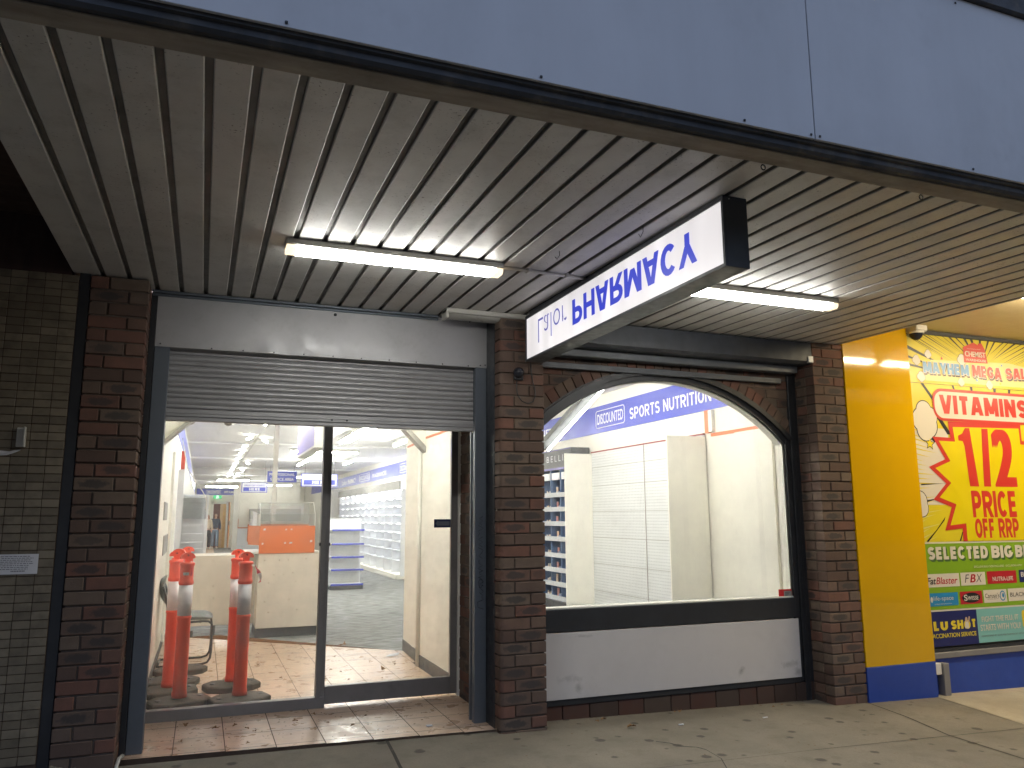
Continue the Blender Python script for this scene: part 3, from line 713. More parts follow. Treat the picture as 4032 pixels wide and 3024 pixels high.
# ================================================================ awning
def awning():
    t = thing('awning', 'long shop awning with ribbed pale soffit, dark beam and blue grey fascia', 'awning', (2.3, 2.5, 3.03))
    zs = lambda y: 3.07+.0147*(y-5.6)
    pr = []; x = -.85; n = -3
    pr.append((-.85, 0)); gv = []
    xg = -.385-.1546*3
    while xg < 5.36:
        if xg > -.84:
            pr += [(xg-.005, 0), (xg-.001, .002), (xg, .006), (xg+.029, .006), (xg+.030, .002), (xg+.034, 0)]; gv.append(xg)
        xg += .1546
    pr.append((5.386, 0)); pr.append((5.386, .04))
    s = MB(); y0, y1 = 2.53, 5.83; k = len(pr)
    vs = [(a, y0, zs(y0)+b) for a, b in pr]+[(a, y1, zs(y1)+b) for a, b in pr]
    s.add(vs, [[i, i+1, k+i+1, k+i] for i in range(k-1) if not (pr[i][1] == .006 and pr[i+1][1] == .006)], False)
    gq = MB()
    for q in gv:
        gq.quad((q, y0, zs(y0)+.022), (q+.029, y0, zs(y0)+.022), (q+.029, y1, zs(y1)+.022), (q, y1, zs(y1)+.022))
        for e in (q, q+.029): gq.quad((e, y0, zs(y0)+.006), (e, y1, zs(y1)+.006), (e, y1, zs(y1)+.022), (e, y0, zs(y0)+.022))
    gq.build('soffit_groove_shaded', M['groove_shade'], t)
    s.quad((-.85, y0, zs(y0)), (-.85, y1, zs(y1)), (-.85, y1, zs(y1)+.06), (-.85, y0, zs(y0)+.06)); s.build('soffit', M['soffit'], t)
    b = MB()
    b.prism([(2.565, 3.10), (2.565, 3.024), (2.462, 3.018), (2.44, 3.018), (2.428, 3.03), (2.428, 3.052), (2.414, 3.056), (2.414, 3.11), (2.44, 3.12)], 0, -9, 13); b.build('beam', M['beam'], t)
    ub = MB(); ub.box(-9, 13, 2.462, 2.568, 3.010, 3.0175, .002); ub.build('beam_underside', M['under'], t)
    for (xa, xb) in ((-9, -3.7), (-3.694, -.75), (-.744, 2.296), (2.302, 5.342), (5.348, 8.4), (8.406, 13)):
        p = MB(); p.box(xa, xb, 2.398, 2.412, 3.068, 3.955, .0015); po = p.build('fascia_panel', M['fascia'], t)
        xx = [xa+.02, xb-.02]; q = xa+.02
        while q < xb-.98: q += .888; xx.append(q)
        for x in xx:
            for z in (3.083, 3.925):
                if -1 < x < 4.5: sc = MB(); sc.box(x-.005, x+.005, 2.392, 2.398, z-.005, z+.005, .002); sc.build('screw', M['beam'], po)
    c = MB(); c.box(-9, 13, 2.375, 2.62, 3.957, 4.085, .006); c.build('coping', M['beam'], t)
    r = MB(); r.box(-9, 13, 2.47, 5.9, 3.62, 3.72); r.box(-9, 13, 5.9, 6.1, 3.15, 6.5); r.build('roof_light_block', M['char'], t)  # unseen slab and upper wall, added to keep sky light off the soffit
    # neighbours' soffits
    n1 = MB(); n1.box(5.39, 13, 2.57, 5.6, 3.31, 3.34); n1.box(5.39, 5.40, 2.57, 5.6, 3.09, 3.31); n1.box(7.9, 7.906, 2.57, 5.6, 3.306, 3.31); n1.build('neighbour_soffit', mat('cream_ceiling', S(204, 192, 160), .5, var=.03), t)
    n2 = MB(); n2.box(-9, -.86, 2.57, 5.6, 3.42, 3.46); n2.box(-.868, -.858, 2.57, 5.6, 3.10, 3.46); n2.build('timber_soffit', mat('brown_timber', S(74, 56, 46), .7, var=.3, scale=3, streak=(1, 8, 1)), t)
    for (x, y) in ((2.19, 2.60), (3.11, 2.60)):
        h = MB(); h.tube([(x+.012*math.cos(a*.6), y, 3.012+.012*math.sin(a*.6)) for a in range(11)], .0025, 5); h.build('hook', M['black'], t)
    # dangling wires
    return t
awning()

# ================================================================ hanging sign
def pharmacy_sign():
    t = thing('hanging_lightbox', 'lit white lightbox sign in a black case hanging below the awning, lettering upside down', 'lightbox sign', (2.3, 4.2, 2.68))
    c = MB(); c.box(2.236, 2.366, 2.942, 5.425, 2.676, 3.028, .002)
    for (za, zb) in ((2.676, 2.692), (3.005, 3.028)): c.box(2.226, 2.237, 2.942, 5.425, za, zb)
    c.box(2.226, 2.237, 2.942, 2.957, 2.692, 3.005); c.box(2.226, 2.237, 5.41, 5.425, 2.692, 3.005); c.box(2.25, 2.35, 3.0, 5.4, 3.02, 3.075)
    c.build('case', M['case'], t)
    g = N('backlit_face'); b = g.b; b.inputs['Base Color'].default_value = (.75, .74, .76, 1); b.inputs['Roughness'].default_value = .3
    b.inputs['Emission Color'].default_value = (1, .955, .965, 1)
    st = g.mr(g.noise(1, 2, .5, stretch=(1, 5, .6)), .3, .7, L_SIGN*.62, L_SIGN*.98); g.l(st, b.inputs['Emission Strength'])
    f = MB(); f.quad((2.233, 2.957, 2.692), (2.233, 5.41, 2.692), (2.233, 5.41, 3.005), (2.233, 2.957, 3.005)); f.build('face', g.m, t)
    blue = emit('sign_blue', S(62, 78, 222), .155, 0, 3, .3); blue2 = emit('sign_blue_thin', S(92, 94, 190), .17, 0, 3, .3)
    p = MB(); p.block('PHARMACY', (2.230, 4.606, 2.944), (0, -1.43, 0), (0, 0, -.172), .205, .085); p.build('lettering', blue, t)
    l = MB(); l.text('Lalor', (2.230, 5.186, 2.952), (0, -.49, 0), (0, 0, -.176), -.016, 0, 1.0); l.build('lettering', blue2, t)
    d = MB(); d.lathe([(.004, 0), (.003, .003)], 0, 0, 8)
    for i in range(len(d.v)): a = d.v[i]; d.v[i] = (2.262+a[0], 2.940-a[2], 3.012+a[1])
    d.build('screw', M['silver'], t)
pharmacy_sign()

# ================================================================ awning lights
def batten(x0, y0, z0, ln, lit, label, mlamp, tilt=0.02, yd=.12):
    t = thing('tube_light', label, 'tube light', (x0, y0, z0), 'fluorescent battens under the awnings')
    h = MB(); h.box(x0, x0+ln, y0-.009, y0+yd+.009, z0-.034, z0, .004); h.build('housing', M['plastic'], t)
    e = MB(); pts = [(y0+.004, z0-.030), (y0+.006, z0-.052), (y0+.02, z0-.066), (y0+yd-.02, z0-.066), (y0+yd-.006, z0-.052), (y0+yd-.004, z0-.030)]
    if lit:
        e.prism(pts, 0, x0+.055, x0+ln-.055, True); e.build('diffuser', mlamp, t)
        for xa in (x0+.002, x0+ln-.054): ends = MB(); ends.prism(pts, 0, xa, xa+.052, True); ends.build('end_lens', emit('yellowed_lens', (1, .78, .5), L_AWN*.035), t)
    else:
        e.prism(pts, 0, x0+.02, x0+ln-.02, True); e.build('diffuser', mat('unlit_diffuser', S(150, 148, 142), .3, var=.05), t)
        c = MB(); c.box(x0, x0+.018, y0-.004, y0+yd+.004, z0-.075, z0+.002, .002); c.build('end_cap', M['plastic'], t)
    return t
batten(.354, 4.335, 3.050, 1.285, True, 'lit tube light on the ribbed soffit left of the hanging sign', M['lamp'])
batten(2.92, 4.245, 3.049, 1.255, True, 'lit tube light on the ribbed soffit right of the hanging sign', M['lamp'])
batten(1.625, 5.515, 3.068, 1.24, False, 'unlit tube light by the wall, behind the hanging sign', M['lamp'])
for x0 in (5.94, 7.2, 8.46):
    batten(x0, 4.14, 3.306, 1.2, True, 'lit tube light below the cream soffit, mirrored in the yellow panel', M['lampn'])
def conduit():
    b = MB(); zc = 3.043
    b.tube([(1.64, 4.385, zc), (2.24, 4.425, zc+.001)], .011, 8)
    for x in (1.83, 2.10): b.box(x-.012, x+.012, 4.37+.07*(x-1.64)-.006, 4.37+.07*(x-1.64)+.04, zc-.014, zc+.018, .003)
    tag(b.build('conduit_pipe', M['plastic']), 'thin grey conduit pipe on the soffit between the lit tube and the hanging sign', 'pipe')
    for i, (x, y, ln) in enumerate(((1.86, 4.0, .05), (2.1, 3.46, .06))):
        z = 3.07+.0147*(y-5.6); h = MB(); h.tube([(x, y, z+.002), (x+.002, y+.004, z-ln*.5), (x-.012, y+.01, z-ln), (x-.022, y+.01, z-ln*.7)], .002, 5)
        tag(h.build('wire_end', M['black']), 'short dangling wire end on the soffit, ' + ('behind the conduit clips' if i == 0 else 'close to the top edge of the hanging sign'), 'wire', 'loose wire ends on the soffit')
conduit()

# ---------------------------------------------------------------- left neighbour: tan tiles
def tan_wall():
    t = thing('tiled_wall', 'dim wall of small tan tiles at the left edge with black trim', 'tiled wall', (-1.2, 5.55, 0))
    b = MB(); z = .12; pz, px = .0505, .0935
    while z < 3.0:
        x = -.812-px
        while x > -2.6:
            b.box(x+.002, x+px-.002, 5.505+random.uniform(-.0012, .0012), 5.53, z+.002, z+pz-.0025, .0015, (random.random(), 0, 0, 0)); x -= px
        z += pz
    b.build('tiles', M['tiletan'], t)
    g = MB(); g.box(-2.6, -.812, 5.510, 5.7, .10, 3.02); g.build('grout', M['grout'], t)
    s = MB(); s.box(-.812, -.748, 5.52, 5.75, -.02, 3.07, .003); s.box(-2.6, -.812, 5.50, 5.7, -.02, .10, .002); s.build('trim', M['black'], t)
    u = MB(); u.box(-2.6, -.86, 5.52, 5.7, 3.02, 3.45); u.build('upper_panel', mat('brown_board', S(62, 44, 38), .7, var=.25, scale=3, streak=(6, 1, 1)), t)
    p = MB(); p.box(-1.30, -.893, 5.5005, 5.503, 1.195, 1.311); o = p.build('notice', M['paper']); tag(o, 'small white paper notice taped to the tan tiled wall', 'notice')
    l = MB(); random.seed(5)
    for r in range(8):
        z = 1.300-.0105*r; x0 = -1.10+random.uniform(0, .02); x1 = -.915-random.uniform(0, .03)
        x = x0
        while x < x1: w_ = random.uniform(.006, .02); l.quad((x, 5.4995, z), (min(x+w_, x1), 5.4995, z), (min(x+w_, x1), 5.4995, z-.004), (x, 5.4995, z-.004)); x += w_+.004
    for i in range(9): l.quad((-1.03+i*.0082, 5.4995, 1.216), (-1.03+i*.0082+.006, 5.4995, 1.216), (-1.03+i*.0082+.006, 5.4995, 1.209), (-1.03+i*.0082, 5.4995, 1.209))
    l.build('print', mat('notice_print', S(120, 120, 126), .8), o)
    k = MB(); k.box(-1.068, -1.03, 5.49, 5.505, 1.945, 2.062, .003); k.box(-1.028, -1.018, 5.465, 5.505, 1.945, 2.066, .002); tag(k.build('wall_bracket', M['plastic']), 'small pale bracket fixed on the tan tiles above the torn paper', 'bracket')
    q = MB(); q.add([(-1.22, 5.50, 1.93), (-1.10, 5.499, 1.917), (-1.07, 5.494, 1.925), (-1.035, 5.488, 1.928), (-1.05, 5.49, 1.918), (-1.08, 5.498, 1.905), (-1.11, 5.5, 1.895), (-1.22, 5.501, 1.885)], [list(range(8))]); tag(q.build('torn_paper', M['paper']), 'torn strip of white paper stuck to the tan tiled wall', 'paper')
    random.seed(31)
    for nm, x, y, s_ in (('rock', -.70, 5.40, .05), ('rock', -.60, 5.45, .03), ('rock', -.80, 5.46, .035)):
        bm = bmesh.new(); bmesh.ops.create_icosphere(bm, subdivisions=2, radius=s_)
        for v in bm.verts: v.co *= random.uniform(.75, 1.15)
        r = MB(); r.add([(v.co.x+x, v.co.y+y, v.co.z*1.2+gz(x)+s_*.8) for v in bm.verts], [[v.index for v in f.verts] for f in bm.faces]); bm.free()
        tag(r.build('rubble_stone', M['concrete']), 'small lump of broken masonry on the footpath at the foot of the dim brick pillar', 'stone', 'rubble by the left pillar')
    c = MB(); c.tube([(-.372, 5.70, .07), (-.385, 5.62, .075), (-.392, 5.56, .05), (-.39, 5.50, .038)], .012, 8); tag(c.build('drain_pipe', M['plastic']), 'short white plastic pipe at the foot of the left shutter rail', 'pipe')
tan_wall()

def pillar_camera():
    t = thing('security_camera', 'small dark security camera with looped cable on the central brick pillar', 'camera', (2.19, 5.5, 2.58))
    b = MB(); b.box(2.16, 2.235, 5.485, 5.512, 2.545, 2.63, .006); b.build('base', M['black'], t)
    d = MB(); d.lathe([(.042, 0), (.042, .015), (.036, .035), (.022, .05), (.004, .056)], 0, 0, 20)
    for i in range(len(d.v)): a = d.v[i]; d.v[i] = (2.19+a[0], 5.487-a[2], 2.60+a[1])
    d.build('dome', M['dplastic'], t)
    c = MB(); pts = [(2.185, 5.50, 2.55), (2.182, 5.502, 2.48), (2.19, 5.50, 2.43), (2.225, 5.497, 2.385), (2.27, 5.495, 2.368), (2.315, 5.496, 2.385), (2.335, 5.498, 2.43), (2.334, 5.50, 2.48), (2.318, 5.503, 2.54), (2.306, 5.505, 2.62), (2.30, 5.506, 2.70)]
    c.tube(pts, .004, 6); c.build('cable', M['black'], t)
pillar_camera()

# ================================================================ right neighbour
def neighbour():
    t = thing('yellow_wall_panel', 'glossy plain yellow wall panel with blue foot beside the right brick pillar', 'wall panel', (5.8, 5.50, 0))
    b = MB(); b.box(5.412, 6.215, 5.50, 5.62, .223, 3.30, .002); b.build('yellow_sheet', M['yellow'], t)
    k = MB(); k.box(5.412, 6.213, 5.498, 5.62, -.14, .2215, .002); k.build('blue_foot', M['blue'], t)
    s = MB(); s.box(6.1, 12, 5.61, 5.8, -.3, 3.34); s.build('backing_wall', mat('shop_wall', S(120, 110, 90), .7), t)
    u = thing('blue_base_wall', 'low blue painted wall with grey ledge beneath the sale posters', 'low wall', (7.5, 5.46, 0))
    w_ = MB(); w_.box(6.2, 12, 5.575, 5.62, -.3, .227, .003); w_.build('blue_face', M['blue'], u)
    l = MB(); l.box(6.2, 12, 5.55, 5.62, .228, .278, .004); l.build('ledge', M['alu'], u)
    r = MB(); r.box(6.2, 12, 5.577, 5.62, .279, .309); r.build('black_channel', M['black'], u)
    tr = MB(); tr.box(6.2, 12, 5.56, 5.62, 3.270, 3.311, .004); o = tr.build('black_rail', M['black']); tag(o, 'thin black rail along the top of the sale posters', 'rail')
    p = thing('service_box', 'narrow grey metal box standing on the footpath beside the yellow panel', 'metal box', (6.34, 5.53, gz(6.3)))
    q = MB(); q.box(6.305, 6.377, 5.50, 5.574, gz(6.3)+.002, .194, .004); q.build('body', M['alu'], p)
    q = MB(); q.box(6.225, 6.30, 5.515, 5.57, .10, .197, .004); q.build('side_cover', M['plastic'], p)
    c = thing('dome_camera', 'white dome security camera where the yellow panel meets the cream soffit', 'camera', (6.3, 5.46, 3.28))
    m_ = MB(); m_.box(6.235, 6.38, 5.395, 5.54, 3.252, 3.311, .01); m_.build('mount', M['plastic'], c)
    d = MB(); d.lathe([(.062, 3.252), (.066, 3.237), (.06, 3.217), (.045, 3.192), (.022, 3.175), (.002, 3.171)], 6.30, 5.465, 24); d.build('dome', M['dplastic'], c)
    rg = MB(); rg.lathe([(.06, 3.259), (.072, 3.253), (.072, 3.237), (.064, 3.233)], 6.30, 5.465, 24); rg.build('ring', M['plastic'], c)
neighbour()

PF = .9148
class Print:
    """flat print laid on a sheet at the poster plane; x,z given in picture-plane units and brought to the wall's distance"""
    def __init__(s): s.m = {}; s.k = 0
    @staticmethod
    def p(x, z, lay): return (x*PF, 5.573-.0012*lay, CAMH+(z-CAMH)*PF)
    def poly(s, col, pts, lay):
        s.k += 1; lay += .02*(s.k % 25)
        s.m.setdefault(col, MB()).quad(*[Print.p(x, z, lay) for x, z in pts])
    def rect(s, col, x0, x1, z0, z1, lay): s.poly(col, [(x0, z0), (x1, z0), (x1, z1), (x0, z1)], lay)
    def ell(s, col, x, z, rx, rz, lay, n=24): s.poly(col, [(x+rx*math.cos(2*math.pi*i/n), z+rz*math.sin(2*math.pi*i/n)) for i in range(n)], lay)
    def rrect(s, col, x0, x1, z0, z1, r, lay):
        pts = []
        for cx, cz, a in ((x1-r, z1-r, 0), (x0+r, z1-r, 90), (x0+r, z0+r, 180), (x1-r, z0+r, 270)): pts += [(cx+r*math.cos(R_(a+15*i)), cz+r*math.sin(R_(a+15*i))) for i in range(7)]
        s.poly(col, pts, lay)
    def text(s, col, t, x0, x1, z0, z1, lay, bold=0.0, shear=0.0, tilt=0.0):
        O = Print.p(x0, z0, lay); s.m.setdefault(col, MB()).text(t, O, ((x1-x0)*PF, 0, tilt*PF), (0, 0, (z1-z0)*PF), bold, shear)
    def block(s, col, t, x0, x1, z0, z1, lay, th=.24, gap=.08, tilt=0.0):
        O = Print.p(x0, z0, lay); s.m.setdefault(col, MB()).block(t, O, ((x1-x0)*PF, 0, tilt*PF), (0, 0, (z1-z0)*PF), th, gap)
    def star(s, col, x, z, r, lay, rot=0, k=.45): s.poly(col, [(x+(r if i % 2 == 0 else r*k)*math.sin(rot+i*math.pi/5), z+(r if i % 2 == 0 else r*k)*math.cos(rot+i*math.pi/5)) for i in range(10)], lay)
    def build(s, names, parent):
        for col, mb in s.m.items(): mb.build(names.get(col, 'print'), PM[col], parent)
PM = {n: mat('print_'+n, tuple(q*.68 for q in c), .35, 0, .025, 2) for n, c in dict(yel=S(240, 220, 40), yel2=S(244, 222, 0), red=S(222, 62, 50), red2=S(200, 40, 48), white=S(236, 228, 214), black=S(34, 32, 34), blue=S(104, 164, 222), dark=S(86, 60, 64), green=S(142, 186, 34), dgreen=S(84, 120, 60), navy=S(32, 40, 108), teal=S(140, 204, 200), sky=S(46, 150, 208), grey=S(120, 116, 116), pale=S(240, 232, 150), skin=S(224, 190, 164), flu=S(250, 226, 60)).items()}
def cloud(p, x, z, s, lay, parts=((0, 0, 1), (-.7, -.5, .8), (.6, -.6, .85), (0, -1, .9))):
    for a, b, r in parts: p.ell('black', x+a*s, z+b*s, r*s*1.09, r*s*1.09, lay)
    for a, b, r in parts: p.ell('white', x+a*s, z+b*s, r*s, r*s, lay+.6)
def posters():
    # --- top banner
    o = thing('sale_banner', 'yellow comic style sale banner with blue and red lettering above the vitamins poster', 'banner', (7, 5.57, 2.6))
    p = Print(); p.rect('yel', 6.76, 9.6, 2.90, 3.446, 0)
    cx, cz = 7.95, 2.98; random.seed(3)
    for i in range(34):
        a = R_(8+i*5.05+random.uniform(-1.3, 1.3)); r0, r1 = random.uniform(.33, .5), 1.35; w_ = random.uniform(.004, .018)
        pts = [(cx+r0*math.cos(a), cz+r0*.62*math.sin(a)), (cx+r1*math.cos(a-w_), cz+r1*math.sin(a-w_)), (cx+r1*math.cos(a+w_), cz+r1*math.sin(a+w_))]
        q = [(min(max(x, 6.77), 9.5), min(max(z, 2.905), 3.44)) for x, z in pts]
        if len(set(q)) == 3: p.poly('black', q, 1)
    p.poly('pale', [(7.0, 2.93), (9.3, 2.93), (9.3, 3.08), (8.4, 3.2), (7.2, 3.16)], 1.6)
    for x, z, s in ((6.99, 3.16, .038), (7.165, 3.235, .033), (7.04, 2.985, .04), (7.66, 3.21, .045), (7.62, 2.955, .033), (8.05, 2.95, .036)): cloud(p, x, z, s, 2)
    for x, z, c, r in ((7.36, 3.185, 'red', .022), (7.86, 2.975, 'blue', .024), (8.27, 3.165, 'blue', .018), (8.22, 2.955, 'yel2', .02)): p.star(c, x, z, r, 3, .3)
    p.poly('red', [(7.69, 3.163), (8.055, 3.175), (8.03, 3.33), (7.99, 3.395), (7.93, 3.395), (7.93, 3.375), (7.86, 3.400), (7.695, 3.335)], 3.4)
    p.text('white', 'CHEMIST', 7.715, 8.03, 3.235, 3.295, 4.2, .03); p.text('white', 'WAREHOUSE', 7.72, 8.03, 3.185, 3.212, 4.2, .01)
    p.text('white', 'Stop Paying Too Much!', 7.755, 7.96, 3.318, 3.330, 4.2, .0)
    for t, x0, x1, c, z0, z1, tl in (('MAYHEM', 7.075, 7.745, 'blue', 3.012, 3.132, .005), ('MEGA', 7.80, 8.245, 'red', 3.012, 3.142, -.01), ('SALE', 8.315, 8.76, 'red', 3.015, 3.138, .02)):
        for k in range(4): p.block('dark', t, x0+.008*k/2, x1+.008*k/2, z0-.008*k, z1-.008*k, 4.2+.1*k, .30, .06, tl)
        p.block('white', t, x0-.008, x1+.008, z0-.006, z1+.006, 5.4, .34, .03, tl); p.block(c, t, x0, x1, z0, z1, 6.2, .25, .09, tl)
    p.build({'yel': 'sheet', 'black': 'rays', 'pale': 'glow', 'white': 'white_print', 'red': 'red_print', 'blue': 'blue_lettering', 'dark': 'letter_shadow'}, o)
    # --- vitamins poster
    o = thing('price_poster', 'large yellow poster with red half price lettering in a jagged burst', 'poster', (7, 5.57, 1.8))
    p = Print(); p.rect('yel', 6.76, 9.6, 1.244, 2.895, 0); p.rect('white', 6.76, 7.35, 1.62, 2.42, .6)
    random.seed(9)
    for i in range(26):
        z = 1.3+i*.045; x0 = 6.77; x1 = random.uniform(6.95, 7.2); dz = (1.85-z)*-.18
        p.poly('yel' if 1.62 < z < 2.42 else 'pale', [(x0, z-.008+dz), (x1, z), (x0, z+.012+dz)], 1.1)
    for pts in ([(7.02, 2.895), (7.06, 2.895), (7.30, 2.62), (7.27, 2.60)], [(7.47, 2.895), (7.50, 2.895), (7.53, 2.8), (7.51, 2.8)], [(7.74, 2.895), (7.78, 2.895), (7.78, 2.8), (7.76, 2.8)], [(8.1, 2.895), (8.14, 2.895), (8.13, 2.8), (8.1, 2.8)], [(8.33, 2.895), (8.37, 2.895), (8.35, 2.8), (8.32, 2.8)],
                [(7.16, 2.60), (7.20, 2.62), (7.40, 2.36), (7.34, 2.36)], [(6.98, 2.40), (7.05, 2.42), (7.20, 2.29), (7.14, 2.27)], [(6.905, 1.25), (6.93, 1.245), (7.2, 1.50), (7.18, 1.46)], [(7.37, 1.25), (7.39, 1.25), (7.43, 1.34), (7.42, 1.34)], [(6.9, 1.82), (6.9, 1.835), (7.25, 1.843)], [(6.93, 1.665), (6.93, 1.64), (7.06, 1.67), (7.06, 1.68)]): p.poly('black', pts, 1.8)
    cloud(p, 7.03, 2.60, .105, 2.2, ((0, 0, 1), (.75, -.55, .95), (.35, -1.45, 1.25), (-.4, -.9, 1.2), (.0, -1.9, 1.1)))
    cloud(p, 6.86, 1.66, .1, 2.2, ((0, 0, 1), (.2, -.7, .9)))
    p.star('black', 7.075, 2.255, .074, 2.6, .12); p.star('yel2', 7.075, 2.255, .056, 3.2, .12)
    out = [(7.36, 2.50), (7.376, 2.326), (7.117, 2.33), (7.273, 2.096), (7.029, 2.011), (7.252, 1.843), (7.052, 1.675), (7.301, 1.597), (7.178, 1.358), (7.426, 1.379), (7.424, 1.246), (8.9, 1.246), (8.72, 1.38), (8.95, 1.6), (8.75, 1.75), (8.9, 1.95), (8.7, 2.12), (8.85, 2.31), (8.46, 2.325), (8.46, 2.52)]
    c0 = (7.95, 1.9); inn = [(c0[0]+(x-c0[0])*.915+.012, c0[1]+(z-c0[1])*.905 if z > 1.25 else 1.246) for x, z in out]
    p.poly('red', out, 3.6); p.poly('yel2', inn, 4.2)
    p.rrect('red', 7.165, 9.2, 2.505, 2.853, .13, 4.6); p.rrect('white', 7.19, 9.17, 2.533, 2.822, .115, 5.2)
    p.block('red', 'VITAMINS', 7.265, 8.60, 2.582, 2.785, 5.8, .25, .1)
    p.poly('red', [(7.487, 2.30), (7.487, 2.352), (7.55, 2.375), (7.60, 2.437), (7.665, 2.437), (7.725, 1.815), (7.592, 1.815), (7.568, 2.24), (7.55, 2.295)], 5.0); p.poly('red', [(7.80, 1.815), (7.905, 1.815), (7.94, 2.44), (7.845, 2.44)], 5.0); p.text('red', '2', 7.975, 8.312, 1.815, 2.44, 5.0, .05)
    p.block('red', 'PRICE', 7.595, 8.268, 1.49, 1.77, 5.0, .22, .08); p.block('red', 'OFF RRP', 7.605, 8.262, 1.275, 1.478, 5.0, .22, .08)
    p.build({'yel': 'sheet', 'white': 'white_print', 'black': 'ink_lines', 'red': 'red_lettering', 'yel2': 'burst', 'pale': 'streaks'}, o)
    # --- green brand part
    o = thing('brands_poster', 'green poster strip with white heading and two rows of small brand panels', 'poster', (7, 5.57, .9))
    p = Print(); p.rect('green', 6.76, 9.6, .572, 1.226, 0); p.rect('white', 6.76, 9.6, 1.226, 1.243, .2)
    for k in range(4): p.block('dgreen', 'SELECTED', 6.912+.004*k, 7.768+.004*k, 1.062-.006*k, 1.190-.006*k, 1+.1*k, .25, .09)
    p.block('white', 'SELECTED', 6.906, 7.76, 1.066, 1.194, 1.8, .25, .09)
    for k in range(4): p.block('dgreen', 'BIG', 7.82+.004*k, 8.142+.004*k, 1.062-.006*k, 1.190-.006*k, 1+.1*k, .25, .09); p.block('dgreen', 'BRANDS', 8.18+.004*k, 8.92+.004*k, 1.062-.006*k, 1.190-.006*k, 1+.1*k, .25, .09)
    p.block('white', 'BIG', 7.812, 8.135, 1.066, 1.194, 1.8, .25, .09); p.block('white', 'BRANDS', 8.172, 8.91, 1.066, 1.194, 1.8, .25, .09)
    p.text('white', 'EXCLUSIVE BULK SIZES EXCLUDED   EXCLUSIONS APPLY', 7.54, 8.257, .972, .992, 1.8, .0)
    def br(c, x0, x1, z0, z1): p.rect(c, x0, x1, z0, z1, 1)
    br('white', 6.80, 7.312, .794, .925); p.text('black', 'Fat', 6.86, 6.985, .822, .890, 2, .02, .25); p.text('red2', 'Blaster', 6.985, 7.285, .822, .890, 2, .01, .25)
    br('white', 7.333, 7.685, .797, .927); p.text('grey', 'F', 7.385, 7.455, .825, .908, 2, .0, .25); p.text('red2', 'B', 7.46, 7.545, .825, .908, 2, .03, .25); p.text('grey', 'X', 7.545, 7.64, .825, .908, 2, .0, .25)
    br('red2', 7.714, 8.15, .801, .93); p.text('white', 'NUTRA-LIFE', 7.79, 8.095, .828, .872, 2, .02)
    br('navy', 8.193, 8.6, .804, .931); p.text('white', 'BIO', 8.22, 8.36, .86, .91, 2, .03); p.text('white', 'ISLAND', 8.37, 8.56, .86, .91, 2, .03)
    br('sky', 6.80, 7.27, .608, .736); p.text('white', 'life-space', 6.93, 7.205, .650, .705, 2, .0); p.text('white', 'LIVING INNOVATION', 6.94, 7.175, .622, .633, 2)
    p.ell('white', 6.905, .672, .016, .028, 2)
    br('red2', 7.30, 7.614, .611, .738); p.ell('black', 7.455, .674, .13, .05, 2); p.text('white', 'S', 7.35, 7.40, .645, .706, 2.8, .02); p.text('white', 'WISSE', 7.402, 7.555, .650, .690, 2.8, .02)
    br('white', 7.637, 7.976, .612, .741); p.text('black', 'Caruso\'s', 7.655, 7.862, .660, .706, 2, .0); p.text('grey', 'NATURAL HEALTH', 7.685, 7.845, .643, .653, 2); p.ell('sky', 7.912, .676, .042, .052, 2); p.ell('white', 7.912, .676, .031, .040, 2.6); p.ell('sky', 7.918, .680, .016, .024, 3.2)
    br('white', 7.997, 8.55, .615, .744); p.text('black', 'BLACKMORES', 8.025, 8.50, .660, .702, 2, .0)
    p.build({'green': 'sheet', 'white': 'white_print', 'dgreen': 'letter_shadow', 'black': 'black_lettering', 'red2': 'red_print', 'grey': 'grey_print', 'navy': 'navy_print', 'sky': 'blue_print'}, o)
    # --- flu banner
    o = thing('flu_banner', 'navy and pale teal flu shot banner along the bottom of the green poster', 'banner', (7, 5.57, .5))
    p = Print(); p.rect('navy', 6.76, 7.51, .216, .553, 0); p.rect('teal', 7.51, 9.6, .220, .560, 0); p.rect('white', 6.76, 9.6, .555, .571, .3)
    for q in (1, 0):
        c = 'flu' if q == 0 else 'dark'; dx = .004*q; l = 2-q*.7
        p.block(c, 'FLU', 6.80+dx, 7.092+dx, .370-dx, .460-dx, l, .27); p.block(c, 'SH', 7.135+dx, 7.305+dx, .374-dx, .460-dx, l, .27); p.block(c, 'T', 7.42+dx, 7.488+dx, .382-dx, .462-dx, l, .27)
        p.ell(c, 7.362+dx, .412-dx, .047, .044, l)
    p.ell('navy', 7.355, .41, .02, .022, 2.6); p.ell('skin', 7.352, .462, .017, .024, 3.2); p.poly('white', [(7.325, .375), (7.385, .372), (7.378, .44), (7.335, .44)], 3); p.poly('skin', [(7.372, .43), (7.39, .43), (7.405, .488), (7.388, .492)], 3.4)
    p.text('flu', 'VACCINATION SERVICE', 6.835, 7.478, .298, .341, 2, .02)
    p.text('white', 'FIGHT THE FLU, IT', 7.572, 8.112, .415, .478, 2, .02); p.text('white', 'STARTS WITH YOU!', 7.545, 8.135, .335, .398, 2, .02)
    p.text('grey', 'ADMINISTERED BY QUALIFIED PHARMACIST IMMUNISERS', 7.545, 8.24, .273, .292, 2)
    p.rrect('flu', 8.168, 8.8, .336, .518, .03, 2)
    p.build({'navy': 'navy_sheet', 'teal': 'teal_sheet', 'white': 'white_lettering', 'flu': 'yellow_lettering', 'skin': 'small_picture', 'grey': 'small_print', 'dark': 'letter_shadow'}, o)
posters()
